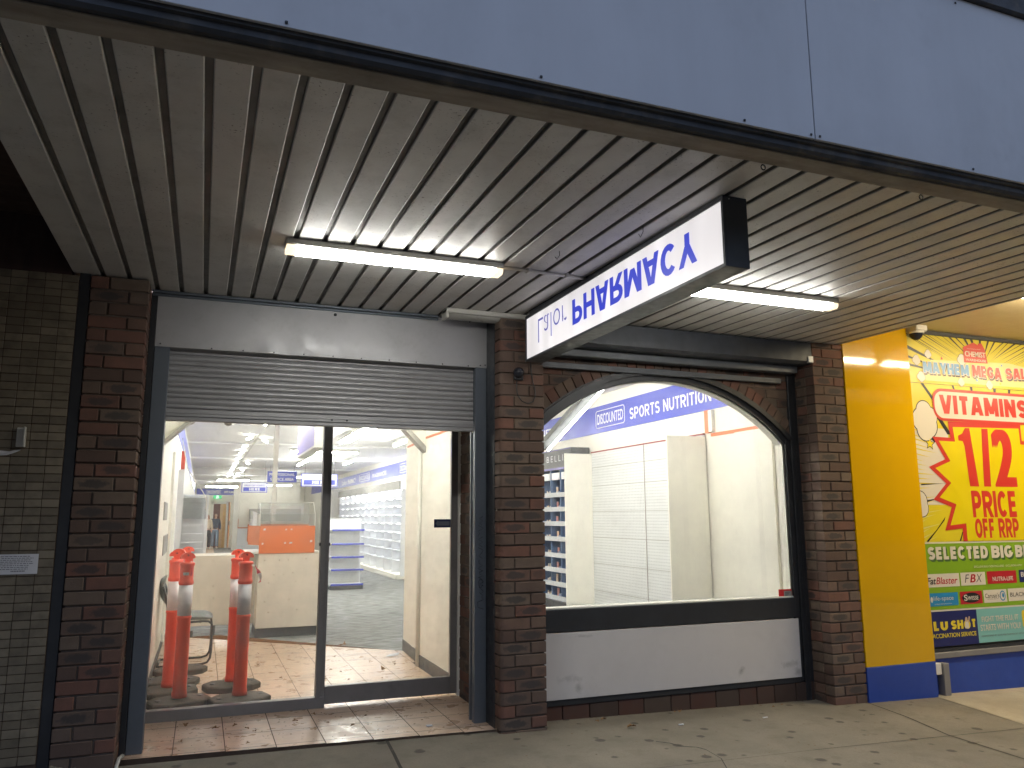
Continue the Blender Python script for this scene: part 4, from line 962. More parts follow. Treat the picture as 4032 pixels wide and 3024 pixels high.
# ================================================================ shop interior shell
def shell():
    H = 3.15; YE = 42.8
    c = MB(); c.box(-.4, 5.1, 6.0, YE+.2, H, H+.08); 
    c.build('ceiling', M['ceil'], kind='structure')
    b = MB()
    for y in (13.5, 18.2, 22.9, 27.6, 32.3, 37): b.box(-.36, 4.98, y, y+.12, H-.045, H-.001)
    b.build('ceiling_batten', M['ceil'], kind='structure')
    w_ = MB(); w_.box(-.46, -.36, 6.76, YE, .0, H); w_.build('wall', M['cream'], kind='structure')
    w_ = MB(); w_.box(4.985, 5.05, 5.84, YE, .0, H); w_.build('wall', M['cream'], kind='structure')
    e = MB(); e.box(-.46, 5.1, YE, YE+.1, 2.3, H); e.box(-.46, .52, YE, YE+.1, 0, 2.3); e.box(1.34, 5.1, YE, YE+.1, 0, 2.3); e.build('wall', M['cream'], kind='structure')
    # partition right of the door, with skirting, rail line and post
    p = MB(); p.prism([(2.125, 6.79), (2.125, 8.05), (2.155, 8.05), (2.215, 9.12), (2.32, 9.12), (2.26, 6.79)], 2, .02, H); p.build('wall', M['cream'], kind='structure')
    s = MB(); s.prism([(2.117, 6.79), (2.117, 8.05), (2.125, 8.05), (2.125, 6.79)], 2, .03, .15); s.prism([(2.147, 8.05), (2.207, 9.125), (2.217, 9.12), (2.157, 8.05)], 2, .03, .15)
    s.prism([(-.36, 6.76), (-.352, 6.76), (-.352, 11.05), (-.36, 11.05)], 2, .03, .12); s.build('skirting', M['dgrey'], kind='structure')
    o = MB(); o.prism([(2.12, 6.8), (2.12, 7.9), (2.126, 7.9), (2.126, 6.8)], 2, 2.315, 2.338); o.prism([(2.160, 8.2), (2.205, 9.05), (2.214, 9.05), (2.166, 8.2)], 2, 2.315, 2.338); o.build('orange_trim', M['orange'], kind='structure')
    q = MB(); q.tube([(2.108, 8.06, .04), (2.108, 8.06, 2.30)], .022, 10); tag(q.build('wall_pipe', M['white']), 'white pipe standing against the cream partition behind the sliding door', 'pipe')
    # chamfered bulkhead
    k = MB(); k.prism([(-.36, 2.20), (-.36, H), (2.13, H), (2.13, 2.18), (1.86, 2.46), (-.10, 2.46)], 1, 7.95, 8.01); k.build('bulkhead', M['cream'], kind='structure')
    k2 = MB(); k2.prism([(2.13, 2.17), (2.13, 2.235), (1.905, 2.46), (1.84, 2.46)], 1, 7.90, 8.05); k2.prism([(-.36, 2.19), (-.36, 2.235), (-.13, 2.46), (-.08, 2.46)], 1, 7.90, 8.05); k2.build('bulkhead_trim', M['grey'], kind='structure')
    # fixtures on the left wall
    for i, (z0, z1, y0, y1) in enumerate(((1.495, 1.68, 8.75, 9.5), (1.13, 1.335, 9.1, 10.2))):
        g = MB(); g.box(-.36, -.35, y0, y1, z0, z1, .003); tag(g.build('wall_plate', M['grey']), ('upper' if i == 0 else 'lower')+' grey rectangular plate on the cream wall left of the counter', 'wall plate', 'grey plates on the left wall')
    g = MB(); g.box(-.36, -.345, 6.9, 7.6, .15, 2.4, .003); g.box(-.36, -.33, 10.3, 10.42, .1, 2.3, .003); g.build('wall_batten', M['white'], kind='structure')
    # blue band along the right wall
    t = thing('wall_sign_band', 'long blue sign band with white lettering high on the right shop wall', 'sign', (4.98, 7, 2.63))
    bb = MB(); bb.box(4.972, 4.985, 5.96, 40, 2.632, 2.998); bb.build('band', M['bluesign'], t)
    l = MB(); X = 4.970
    def T(s, ya, yb, za, zb, bold=.02): l.text(s, (X, ya, za), (0, yb-ya, 0), (0, 0, zb-za), bold)
    l.block('SPORTS NUTRITION', (X, 8.66, 2.72), (0, -1.73, 0), (0, 0, .145), .17, .12) 
    def stamp(ya, yb):
        T('DISCOUNTED', ya-.04, yb+.04, 2.745, 2.885, .01)
        z0, z1 = 2.70, 2.93; r = .04; y0, y1 = min(ya, yb), max(ya, yb); pts = []
        for cy_, cz, a in ((y1-r, z1-r, 0), (y0+r, z1-r, 90), (y0+r, z0+r, 180), (y1-r, z0+r, 270)): pts += [(X, cy_+r*math.cos(R_(a+22.5*i)), cz+r*math.sin(R_(a+22.5*i))) for i in range(5)]
        l.tube(pts+[pts[0]], .006, 4)
    stamp(9.58, 8.79); T('BABY NEEDS', 12.2, 10.72, 2.74, 2.86); stamp(13.4, 12.5)
    stamp(21.2, 20.1); T('FRAGRANCES', 25.0, 22.9, 2.74, 2.86); stamp(27.2, 25.4); T('Lalor', 30.8, 29.7, 2.72, 2.88, -.01); T('PHARMACY', 29.5, 27.9, 2.72, 2.88); T('SKIN CARE', 36, 33, 2.74, 2.86)
    l.build('lettering', M['whitesign'], t)
    # band on the end wall
    t = thing('end_sign_band', 'short blue sign band above the doorway at the far end of the shop', 'sign', (.5, 42.7, 2.6))
    bb = MB(); bb.box(-.3, 1.6, 42.74, 42.79, 2.64, 2.965); bb.build('band', M['bluesign'], t)
    l = MB(); l.text('DISCOUNTED', (.19, 42.73, 2.72), (.6, 0, 0), (0, 0, .14), .02); l.text('VITAMINS', (.99, 42.73, 2.73), (.66, 0, 0), (0, 0, .12), .02)
    for (a, b_, c_, d) in ((.14, .84, 2.69, 2.70), (.14, .84, 2.88, 2.89), (.14, .15, 2.69, 2.89), (.83, .84, 2.69, 2.89)): l.box(a, b_, 42.725, 42.73, c_, d)
    l.build('lettering', M['whitesign'], t)
    # far doorway
    t = thing('far_doorway', 'open doorway with pale timber door at the far end of the shop', 'doorway', (.9, 42.8, 0))
    f = MB(); f.box(.44, .54, 42.70, 42.85, .02, 2.33); f.box(1.14, 1.24, 42.70, 42.85, .02, 2.33); f.box(.44, 1.24, 42.70, 42.85, 2.2, 2.33); f.build('frame', M['white'], t)
    d = MB(); d.box(.86, 1.0, 42.80, 42.84, .03, 2.2); d.build('door', mat('pale_timber', S(226, 190, 146), .5, var=.06, scale=2, streak=(8, 1, 1)), t)
    d2 = MB(); d2.box(1.0, 1.14, 42.86, 42.9, .03, 2.2); d2.build('inner_wall', mat('tan_paint', S(224, 180, 116), .6), t)
    bk = MB(); bk.box(.4, 1.3, 43.3, 43.4, 0, 2.4); bk.build('dark_room_wall', mat('maroon_wall', S(128, 84, 78), .7), t)
    sw = MB(); sw.box(1.29, 1.34, 42.68, 42.71, 1.15, 1.35); o = sw.build('wall_phone', M['dgrey']); tag(o, 'small dark box on the far wall beside the open doorway', 'wall box')
    ex = thing('exit_sign', 'green running figure exit sign over the far doorway', 'exit sign', (.7, 42.6, 2.45))
    b1 = MB(); b1.box(.505, .885, 42.55, 42.6, 2.455, 2.625, .006); b1.build('case', emit('exit_green', S(20, 190, 110), 0.36, 0, 3, .3), ex)
    b2 = MB(); b2.box(.645, .745, 42.54, 42.549, 2.47, 2.61); b2.build('figure_panel', emit('exit_white', (.9, 1, .92), .32), ex)
    b3 = MB(); b3.ell = None
    b3.quad((.705, 42.535, 2.595), (.72, 42.535, 2.58), (.705, 42.535, 2.565), (.69, 42.535, 2.58)); b3.quad((.69, 42.535, 2.56), (.72, 42.535, 2.555), (.712, 42.535, 2.52), (.735, 42.535, 2.48), (.72, 42.535, 2.478), (.70, 42.535, 2.515), (.672, 42.535, 2.495), (.665, 42.535, 2.508), (.69, 42.535, 2.525)); b3.build('running_figure', M['bluesign'] if False else mat('exit_figure', S(20, 150, 90), .5), ex)
shell()

# ================================================================ shop lights
def shop_lights():
    n = [0]
    def tube(p, q, label, r=.019, drop=.05):
        p, q = Vector(p), Vector(q); t = thing('ceiling_tube', label, 'tube light', p, 'fluorescent tubes in the shop')
        e = MB(); e.tube([p, q], r, 10); e.build('tube', M['lampi'], t)
        d = (q-p).normalized(); s = Vector((-d.y, d.x, 0)); h = MB(); a, b_ = p-d*.04, q+d*.04
        def pr(o): return [tuple(o+s*.05+Vector((0, 0, .03))), tuple(o-s*.05+Vector((0, 0, .03))), tuple(o-s*.035+Vector((0, 0, .085))), tuple(o+s*.035+Vector((0, 0, .085)))]
        A, B = pr(a), pr(b_); h.add(A+B, [(0, 1, 2, 3), (4, 5, 6, 7), (0, 1, 5, 4), (1, 2, 6, 5), (2, 3, 7, 6), (3, 0, 4, 7)]); h.build('housing', M['plastic'], t)
    Z = 3.035
    L = 'ceiling tube in the %s, %s'
    tube((2.60, 13.3, Z), (2.60, 14.75, Z), 'ceiling tube at the near left of the doubled row seen past the door post'); tube((2.60, 15.0, Z), (2.60, 16.5, Z), 'ceiling tube at the far left of the doubled row seen past the door post')
    tube((2.72, 13.2, Z), (2.72, 14.6, Z), 'ceiling tube at the near right of the doubled row seen past the door post'); tube((2.72, 14.8, Z), (2.72, 16.3, Z), 'ceiling tube at the far right of the doubled row seen past the door post')
    for i, y in enumerate((19.7, 21.25, 22.8)): tube((2.60, y, Z), (2.60, y+1.45, Z), ('nearest', 'middle', 'farthest')[i]+' tube of the single row deeper in the shop, left of the door post')
    tube((1.85, 18.82, Z-.02), (2.55, 18.82, Z-.02), 'short crosswise ceiling tube beside the purple lightbox'); tube((2.66, 18.82, Z-.02), (3.38, 18.82, Z-.02), 'short crosswise ceiling tube right of the door post')
    tube((3.81, 22.1, Z), (3.81, 23.4, Z), 'lone ceiling tube above the empty wall shelving'); tube((3.82, 15.6, Z), (3.82, 16.85, Z), 'lone ceiling tube by the top of the cream partition')
    tube((.50, 32.0, 2.92), (1.61, 32.0, 2.92), 'crosswise tube nearer the camera over the far aisle'); tube((.12, 38.8, 2.92), (1.47, 38.8, 2.92), 'crosswise tube in front of the far blue sign band', .035)
    tube((2.2, 30, 2.97), (3.4, 30, 2.97), 'crosswise tube behind the professional service sign'); tube((2.0, 36, 2.90), (3.6, 36, 2.90), 'crosswise tube below the professional service sign')
    # broken batten in the window
    a, b_ = Vector((3.332, 6.28, 2.655)), Vector((3.278, 7.4, 2.19))
    t = thing('window_tube', 'bare lit tube light hanging at a tilt behind the arched window', 'tube light', a)
    e = MB(); e.tube([a, b_], .014, 12); e.build('tube', M['lampw'], t)
    h = MB(); d = (b_-a).normalized(); o1 = Vector((.02, .03, .03)); o2 = Vector((-.075, .03, .03)); u = Vector((0, .02, .05))
    A = [a-d*.05+o1, a-d*.05+o2, a-d*.05+o2+u, a-d*.05+o1+u]; B = [v+d*1.32 for v in A]
    h.add([tuple(v) for v in A+B], [(0, 1, 2, 3), (4, 5, 6, 7), (0, 1, 5, 4), (1, 2, 6, 5), (2, 3, 7, 6), (3, 0, 4, 7)]); h.build('housing', M['dgrey'], t)
    # unseen fill tubes, added to light the window display, stand, counter and entry
    tube((2.7, 6.45, Z), (4.0, 6.45, Z), 'ceiling tube over the window display', .019); tube((3.1, 8.25, Z), (3.1, 9.35, Z), 'ceiling tube behind the brick pillar', .019); tube((.9, 9.0, Z), (.9, 10.4, Z), 'ceiling tube over the counter'); tube((.9, 12.2, Z), (.9, 13.6, Z), 'ceiling tube behind the counter')
    tube((2.7, 7.3, Z), (4.0, 7.3, Z), 'ceiling tube close to the partition wall', .019); tube((.5, 7.1, 2.62), (1.6, 7.1, 2.62), 'tube just inside the entry door', .032); 
    # spots on two tracks
    tr = MB(); tr.box(.955, .985, 16.0, 35, 3.10, 3.13); o = tr.build('light_track', M['plastic']); tag(o, 'long white ceiling track carrying the row of small spotlights', 'track')
    proto = None
    for i, (x, y, side) in enumerate([(.84, 16.5, -1), (.85, 18.4, -1), (.86, 20.3, -1), (.867, 22.25, -1), (.88, 24.1, -1), (.88, 25.9, -1), (.889, 27.7, -1), (.89, 29.8, -1), (.905, 31.6, -1), (1.085, 16.9, 1), (1.112, 24.1, 1), (1.11, 27.5, 1), (1.116, 30.8, 1), (1.12, 34, 1)]):
        if proto is None:
            proto = thing('track_spotlight', '', 'spotlight', (0, 0, 0), 'spotlights on the ceiling track')
            s = MB(); s.tube([(0, .0, 3.095), (-.085, -.06, 3.05)], .024, 10); s.build('lamp', M['spot'], proto)
            k = MB(); k.tube([(.015, .01, 3.10), (.095, .03, 3.12)], .015, 8); k.build('arm', M['plastic'], proto)
            r = proto
        else: r = dup(proto, (0, 0, 0))
        r.location = (x, y, 0); r.rotation_euler = (0, 0, 0 if side < 0 else math.pi*.9)
        r['label'] = 'small lit spotlight on the left side of the ceiling track in the shop' if side < 0 else 'small lit spotlight on the right side of the ceiling track in the shop'
    # dome cameras near the entry
    for i, (x, y, z) in enumerate(((-.155, 8.6, 2.50), (.21, 8.9, 2.53))):
        t = thing('ceiling_dome_camera', ('clear ceiling dome camera nearest the left wall' if i == 0 else 'clear ceiling dome camera left of the thin white column'), 'camera', (x, y, z), 'dome cameras inside the shop entry')
        b = MB(); b.lathe([(.05, z+.62), (.05, z+.05), (.06, z+.04), (.06, z+.015)], x, y, 20); b.build('mount', M['plastic'], t)
        b = MB(); b.lathe([(.05, z+.015), (.048, z-.005), (.036, z-.03), (.016, z-.044), (.001, z-.047)], x, y, 20); b.build('dome', M['grey'], t)
shop_lights()

# ================================================================ entry objects
def bollards():
    t = thing('traffic_bollard', '', 'bollard', (0, 0, 0), 'orange bollards inside the shop entry')
    b = MB(); pts = [(-.23, -.09), (-.23, .09), (-.13, .18), (.13, .18), (.23, .09), (.23, -.09), (.13, -.18), (-.13, -.18)]
    n = len(pts); lv = [(1, 0), (1, .042), (.95, .052), (.45, .062), (.30, .066)]
    vs = [(x*s, y*s, z) for s, z in lv for x, y in pts]; fs = [list(range(n))]+[[(l*n+i), (l*n+(i+1) % n), ((l+1)*n+(i+1) % n), ((l+1)*n+i)] for l in range(len(lv)-1) for i in range(n)]+[[(len(lv)-1)*n+i for i in range(n)]]
    b.add(vs, fs); bo = b.build('base', M['rubber'], t)
    s = MB()
    for x in (-.165, .165): s.lathe([(.026, .05), (.026, .0605), (.001, .0605)], 0, 0, 16)
    k = len(s.v)//2
    for i in range(len(s.v)): a = s.v[i]; s.v[i] = (a[0]*.8+(-.165 if i < k else .165), a[1]*1.5, a[2])
    s.build('hand_slot', M['black'], bo)
    p = MB(); p.lathe([(.060, .062), (.058, .10), (.0535, .12), (.0525, .672), (.058, .680), (.058, .692), (.052, .70), (.052, .945), (.058, .953), (.060, .966), (.058, .975), (.053, .982), (.053, 1.095), (.060, 1.105), (.060, 1.12), (.05, 1.128), (.001, 1.13)], 0, 0, 28); p.build('post', M['bollard'], t)
    v = MB(); v.lathe([(.0545, .701), (.0545, .944)], 0, 0, 28); v.build('sleeve', M['sleeve'], t)
    h = MB(); o = [(-.022, 1.126), (-.024, 1.15), (-.028, 1.158), (-.058, 1.156), (-.060, 1.172), (-.045, 1.192), (-.022, 1.204), (0, 1.207), (.022, 1.204), (.045, 1.192), (.060, 1.172), (.058, 1.156), (.028, 1.158), (.024, 1.15), (.022, 1.126)]
    h.prism(o, 1, -.013, .013); ho = h.build('t_top', M['bollard'], t)
    k = MB(); k.tube([(0, -.0145, 1.182), (0, .0145, 1.182)], .007, 10); k.build('hole', M['black'], ho)
    spots = [(-.087, 7.184, .35, 'front orange bollard of the left cluster, nearest the glass, with a small sticker'), (-.183, 7.649, .1, 'second orange bollard of the left cluster, just behind the front one'), (-.175, 8.06, -.25, 'third orange bollard of the left cluster, under the wall plates'), (-.105, 8.62, .5, 'rearmost orange bollard of the left cluster, against the chair'),
             (.370, 7.091, .3, 'front orange bollard of the pair in the middle, with torn tape tied on top'), (.330, 7.70, .25, 'rear orange bollard of the pair in the middle')]
    for i, (x, y, rz, lab) in enumerate(spots):
        r = t if i == 0 else dup(t, (0, 0, 0))
        r.location = (x, y, .031); r.rotation_euler = (0, 0, rz); r['label'] = lab
    st = MB()
    for i in range(6):
        a0, a1 = R_(-118+i*8), R_(-110+i*8); q = lambda a, z: (-.087+.0545*math.cos(a), 7.184+.0545*math.sin(a), z)
        st.quad(q(a0, 1.055), q(a1, 1.055), q(a1, 1.078), q(a0, 1.078))
    o = st.build('bollard_sticker', mat('foil_sticker', S(176, 176, 170), .3, var=.2, scale=60)); tag(o, 'tiny foil sticker on the front bollard of the left cluster', 'sticker')
    # barrier tape tied on two tops
    def tape(path, wd, lab):
        t_ = MB(); t2 = MB(); path = [Vector(p) for p in path]
        for i in range(len(path)-1):
            a, c = path[i], path[i+1]; s = Vector((wd*math.cos(i*.5), wd*.5*math.sin(i*.9), wd*.35*math.sin(i*.7)))
            s2 = Vector((wd*math.cos((i+1)*.5), wd*.5*math.sin((i+1)*.9), wd*.35*math.sin((i+1)*.7)))
            (t_ if (i//3) % 2 else t2).quad(tuple(a-s), tuple(a+s), tuple(c+s2), tuple(c-s2))
        o = thing('barrier_tape', lab, 'tape', path[0]); t_.build('red_stretch', mat('red_tape', S(206, 44, 66), .5, var=.05), o); t2.build('white_stretch', mat('white_tape', S(226, 220, 214), .5, var=.05), o)
    tape([(.33, 7.06, 1.135), (.37, 7.055, 1.14), (.41, 7.06, 1.135), (.44, 7.06, 1.12), (.455, 7.06, 1.10), (.468, 7.06, 1.08), (.475, 7.06, 1.06), (.482, 7.06, 1.045), (.487, 7.06, 1.03), (.490, 7.06, 1.015), (.487, 7.06, 1.0), (.483, 7.06, .985)], .016, 'torn red and white barrier tape hanging from the bollard in the middle')
    tape([(-.11, 7.165, 1.137), (-.085, 7.155, 1.145), (-.06, 7.15, 1.165), (-.05, 7.14, 1.13), (-.049, 7.125, 1.10), (-.05, 7.122, 1.075), (-.052, 7.12, 1.05)], .008, 'scrap of barrier tape knotted on the front bollard of the left cluster')
bollards()

def chair():
    t = thing('cantilever_chair', 'dark cantilever chair with grey vinyl seat behind the left bollards', 'chair', (-.05, 9.2, .03))
    z0 = .03
    fr = MB()
    for y in (8.98, 9.42):
        path = [(-.33, y, z0+.015), (.08, y, z0+.015), (.135, y, z0+.03), (.16, y, z0+.07), (.168, y, z0+.14), (.168, y, z0+.36), (.16, y, z0+.41), (.13, y, z0+.435), (.08, y, z0+.44), (-.17, y, z0+.43), (-.22, y, z0+.44), (-.25, y, z0+.48), (-.262, y, z0+.56), (-.30, y, z0+.72), (-.325, y, z0+.80)]
        fr.tube(path, .0115, 10)
    fr.tube([(-.33, 8.98, z0+.015), (-.33, 9.42, z0+.015)], .0115, 10)
    fr.tube([(.05, 8.99, z0+.43), (.05, 9.41, z0+.43)], .009, 8); fr.build('frame', M['dframe'], t)
    def pad(name, f, m):
        nu, nv = 14, 12; vs = []; fs = []
        for side in (0, 1):
            for i in range(nu+1):
                for j in range(nv+1):
                    u, v = i/nu*2-1, j/nv*2-1; e = max(0, (1-abs(u)**5)*(1-abs(v)**5))**.5
                    vs.append(f(u, v, (1 if side else -1)*e))
        k = (nu+1)*(nv+1)
        for s in (0, 1):
            for i in range(nu):
                for j in range(nv): a = s*k+i*(nv+1)+j; fs.append([a, a+1, a+nv+2, a+nv+1])
        b = MB(); b.add(vs, fs, True); b.build(name, m, t)
    pad('seat', lambda u, v, e: (-.045+.215*u, 9.2+.21*v, z0+.482+.038*e-.02*max(0, u-.6)-.008*u), M['seatg'])
    pad('backrest', lambda u, v, e: (-.318-.035*u-.028*(1-v*v)+.02*e+.05*u*u, 9.2+.215*v, z0+.735+.15*u), M['seatg'])
chair()

def counter():
    t = thing('shop_counter', 'worn pale shop counter with scuffed front panels facing the door', 'counter', (.4, 11, .03))
    l = MB(); l.box(-.352, .70, 11.12, 11.15, .16, 1.035, .003); l.box(-.352, .70, 11.15, 11.9, 1.0, 1.035, .003); l.build('left_panel', M['counter'], t)
    p = MB(); p.box(-.30, -.02, 11.16, 11.2, .03, .10); p.box(.2, .24, 11.16, 11.19, .03, .16); p.box(.705, 1.45, 10.72, 10.76, .03, .145, .002); p.box(.705, .74, 10.76, 11.4, .03, .145); p.box(1.44, 1.46, 10.72, 11.6, .03, .145); p.build('plinth', M['dgrey'], t)
    r = MB(); r.box(.703, 1.465, 10.673, 10.70, .148, 1.062, .003); r.box(1.44, 1.465, 10.70, 11.7, .148, 1.062, .002); r.box(.703, .73, 10.70, 11.12, .148, 1.062, .002); r.build('right_panel', M['counter'], t)
    tp = MB(); tp.box(.56, 1.47, 10.70, 11.7, 1.063, 1.085, .003); tp.build('top', M['white'], t)
    h = MB(); random.seed(4)
    for (x, z) in ((.78, .98), (.96, .98), (1.07, .98), (1.29, .99), (.9, .80), (1.02, .80), (1.13, .82), (.84, .70), (1.17, .71), (.80, .47), (1.1, .49), (.85, .34), (1.2, .36)):
        h.box(x-.008, x+.008, 10.669, 10.674, z-.008, z+.008, .001)
    for (x, z) in ((.17, .97), (.46, .99), (.19, .65), (.2, .5)): h.box(x-.006, x+.006, 11.116, 11.121, z-.01, z+.01)
    h.build('fixing_mark', mat('fixing_mark', S(176, 164, 144), .7, var=.3, scale=40), t)
    o = thing('orange_display_box', 'orange laminate display box with paper remnants on top of the counter', 'display box', (1.0, 10.7, 1.065))
    b = MB(); b.box(.700, 1.392, 10.66, 10.672, 1.066, 1.412, .002); b.prism([(.585, 11.06), (.597, 11.055), (.708, 10.672), (.700, 10.668)], 2, 1.17, 1.415); b.box(.585, 1.39, 11.3, 11.31, 1.2, 1.43); b.build('front', M['orange'], o)
    s = MB()
    for (x, z, w_, hh) in ((.745, 1.355, .03, .028), (1.015, 1.355, .022, .022), (1.08, 1.358, .024, .02), (.73, 1.178, .024, .026), (1.005, 1.185, .026, .024), (1.07, 1.186, .04, .022), (1.33, 1.2, .03, .03)): s.prism([(x, z), (x+w_, z+.003), (x+w_*.9, z+hh), (x+.003, z+hh*.8)], 1, 10.6585, 10.6598)
    s.build('paper_remnant', M['paper'], o)
    a = thing('acrylic_case', 'clear acrylic cover standing on the orange display box', 'display cover', (1.0, 10.9, 1.41))
    g = MB(); g.box(.702, 1.385, 10.664, 10.668, 1.413, 1.56); g.quad((.702, 10.666, 1.56), (1.385, 10.666, 1.56), (1.385, 10.86, 1.71), (.702, 10.86, 1.71)); g.box(.702, 1.385, 10.86, 11.3, 1.708, 1.712); g.quad((.59, 11.06, 1.415), (.702, 10.666, 1.413), (.702, 10.666, 1.56), (.59, 11.06, 1.62)); g.box(.702, 1.385, 11.296, 11.3, 1.43, 1.71); g.build('cover', M['acrylic'], a)
    e = MB(); e.box(.699, .705, 10.660, 10.668, 1.413, 1.56); e.box(1.382, 1.388, 10.660, 10.668, 1.413, 1.56); e.box(.702, 1.385, 10.856, 10.864, 1.706, 1.714); e.tube([(.702, 10.666, 1.56), (.702, 10.86, 1.71)], .004, 6); e.tube([(1.385, 10.666, 1.56), (1.385, 10.86, 1.71)], .004, 6); e.build('edge_strip', M['white'], a)
    c = MB(); c.box(.905, .972, 11.66, 11.72, 1.036, 3.15, .004); o = c.build('slim_column', M['white']); tag(o, 'slim white square column rising from the counter to the ceiling', 'column')
counter()

# ================================================================ signs hanging in the shop
def hanging_signs():
    def sign(x0, x1, y, z0, z1, label, top, bot, style):
        t = thing('hanging_sign', label, 'sign', ((x0+x1)/2, y, z0), 'signs hanging in the shop')
        b = MB(); b.box(x0, x1, y, y+.03, z0, z1); b.build('board', M['bluesign'], t)
        w_, h = x1-x0, z1-z0
        if style == 'blue':
            l = MB(); l.text(top, (x0+.07*w_, y-.003, z0+.58*h), (.86*w_, 0, 0), (0, 0, .26*h), .02); l.text(bot, (x0+.10*w_, y-.003, z0+.14*h), (.80*w_, 0, 0), (0, 0, .26*h), .02); l.build('lettering', M['whitesign'], t)
        else:
            p = MB(); p.box(x0+.03*w_, x1-.03*w_, y-.008, y-.002, z0+.06*h, z1-.05*h); p.build('white_field', M['whitesign'], t)
            q = MB(); q.box(x0+.07*w_, x1-.07*w_, y-.014, y-.009, z0+.14*h, z0+.52*h); q.text(top, (x0+.11*w_, y-.011, z0+.62*h), (.78*w_, 0, 0), (0, 0, .18*h), .02); q.build('blue_field', M['bluesign'], t)
            l = MB(); l.block(bot, (x0+.30*w_, y-.017, z0+.20*h), (.42*w_, 0, 0), (0, 0, .26*h), .24, .12); l.build('lettering', M['whitesign'], t)
        s = MB(); s.tube([(x0+.1*w_, y+.015, z1), (x0+.1*w_, y+.015, 3.14)], .006, 5); s.tube([(x1-.1*w_, y+.015, z1), (x1-.1*w_, y+.015, 3.14)], .006, 5); s.build('hanger', M['grey'], t)
    sign(1.86, 2.76, 26, 2.615, 2.957, 'blue hanging sign with white lettering behind the slim white column', 'PROFESSIONAL', 'SERVICE AREA', 'blue')
    sign(2.161, 3.02, 19.4, 2.244, 2.546, 'white and blue hanging sign half hidden by the door post', 'COLLECT SCRIPTS', 'HERE', 'white')
    sign(1.02, 1.73, 24, 2.228, 2.513, 'white and blue hanging sign left of the slim white column', 'DROP OFF SCRIPTS', 'HERE', 'white')
    t = thing('purple_lightbox', 'purple tinted lightbox hanging edge on from the shop ceiling', 'lightbox', (1.35, 11.7, 2.45))
    b = MB(); b.box(1.352, 1.50, 10.75, 12.8, 2.44, 3.1, .004); b.build('case', M['white'], t)
    g = N('purple_face'); g.b.inputs['Emission Color'].default_value = (*S(140, 126, 196), 1); g.b.inputs['Base Color'].default_value = (.22, .19, .4, 1)
    g.l(g.mr(g.noise(1, 1, .4, stretch=(1, 7, .2)), .35, .65, .05, .13), g.b.inputs['Emission Strength'])
    f = MB(); f.quad((1.349, 10.78, 2.47), (1.349, 12.77, 2.47), (1.349, 12.77, 3.08), (1.349, 10.78, 3.08)); f.build('face', g.m, t)
hanging_signs()
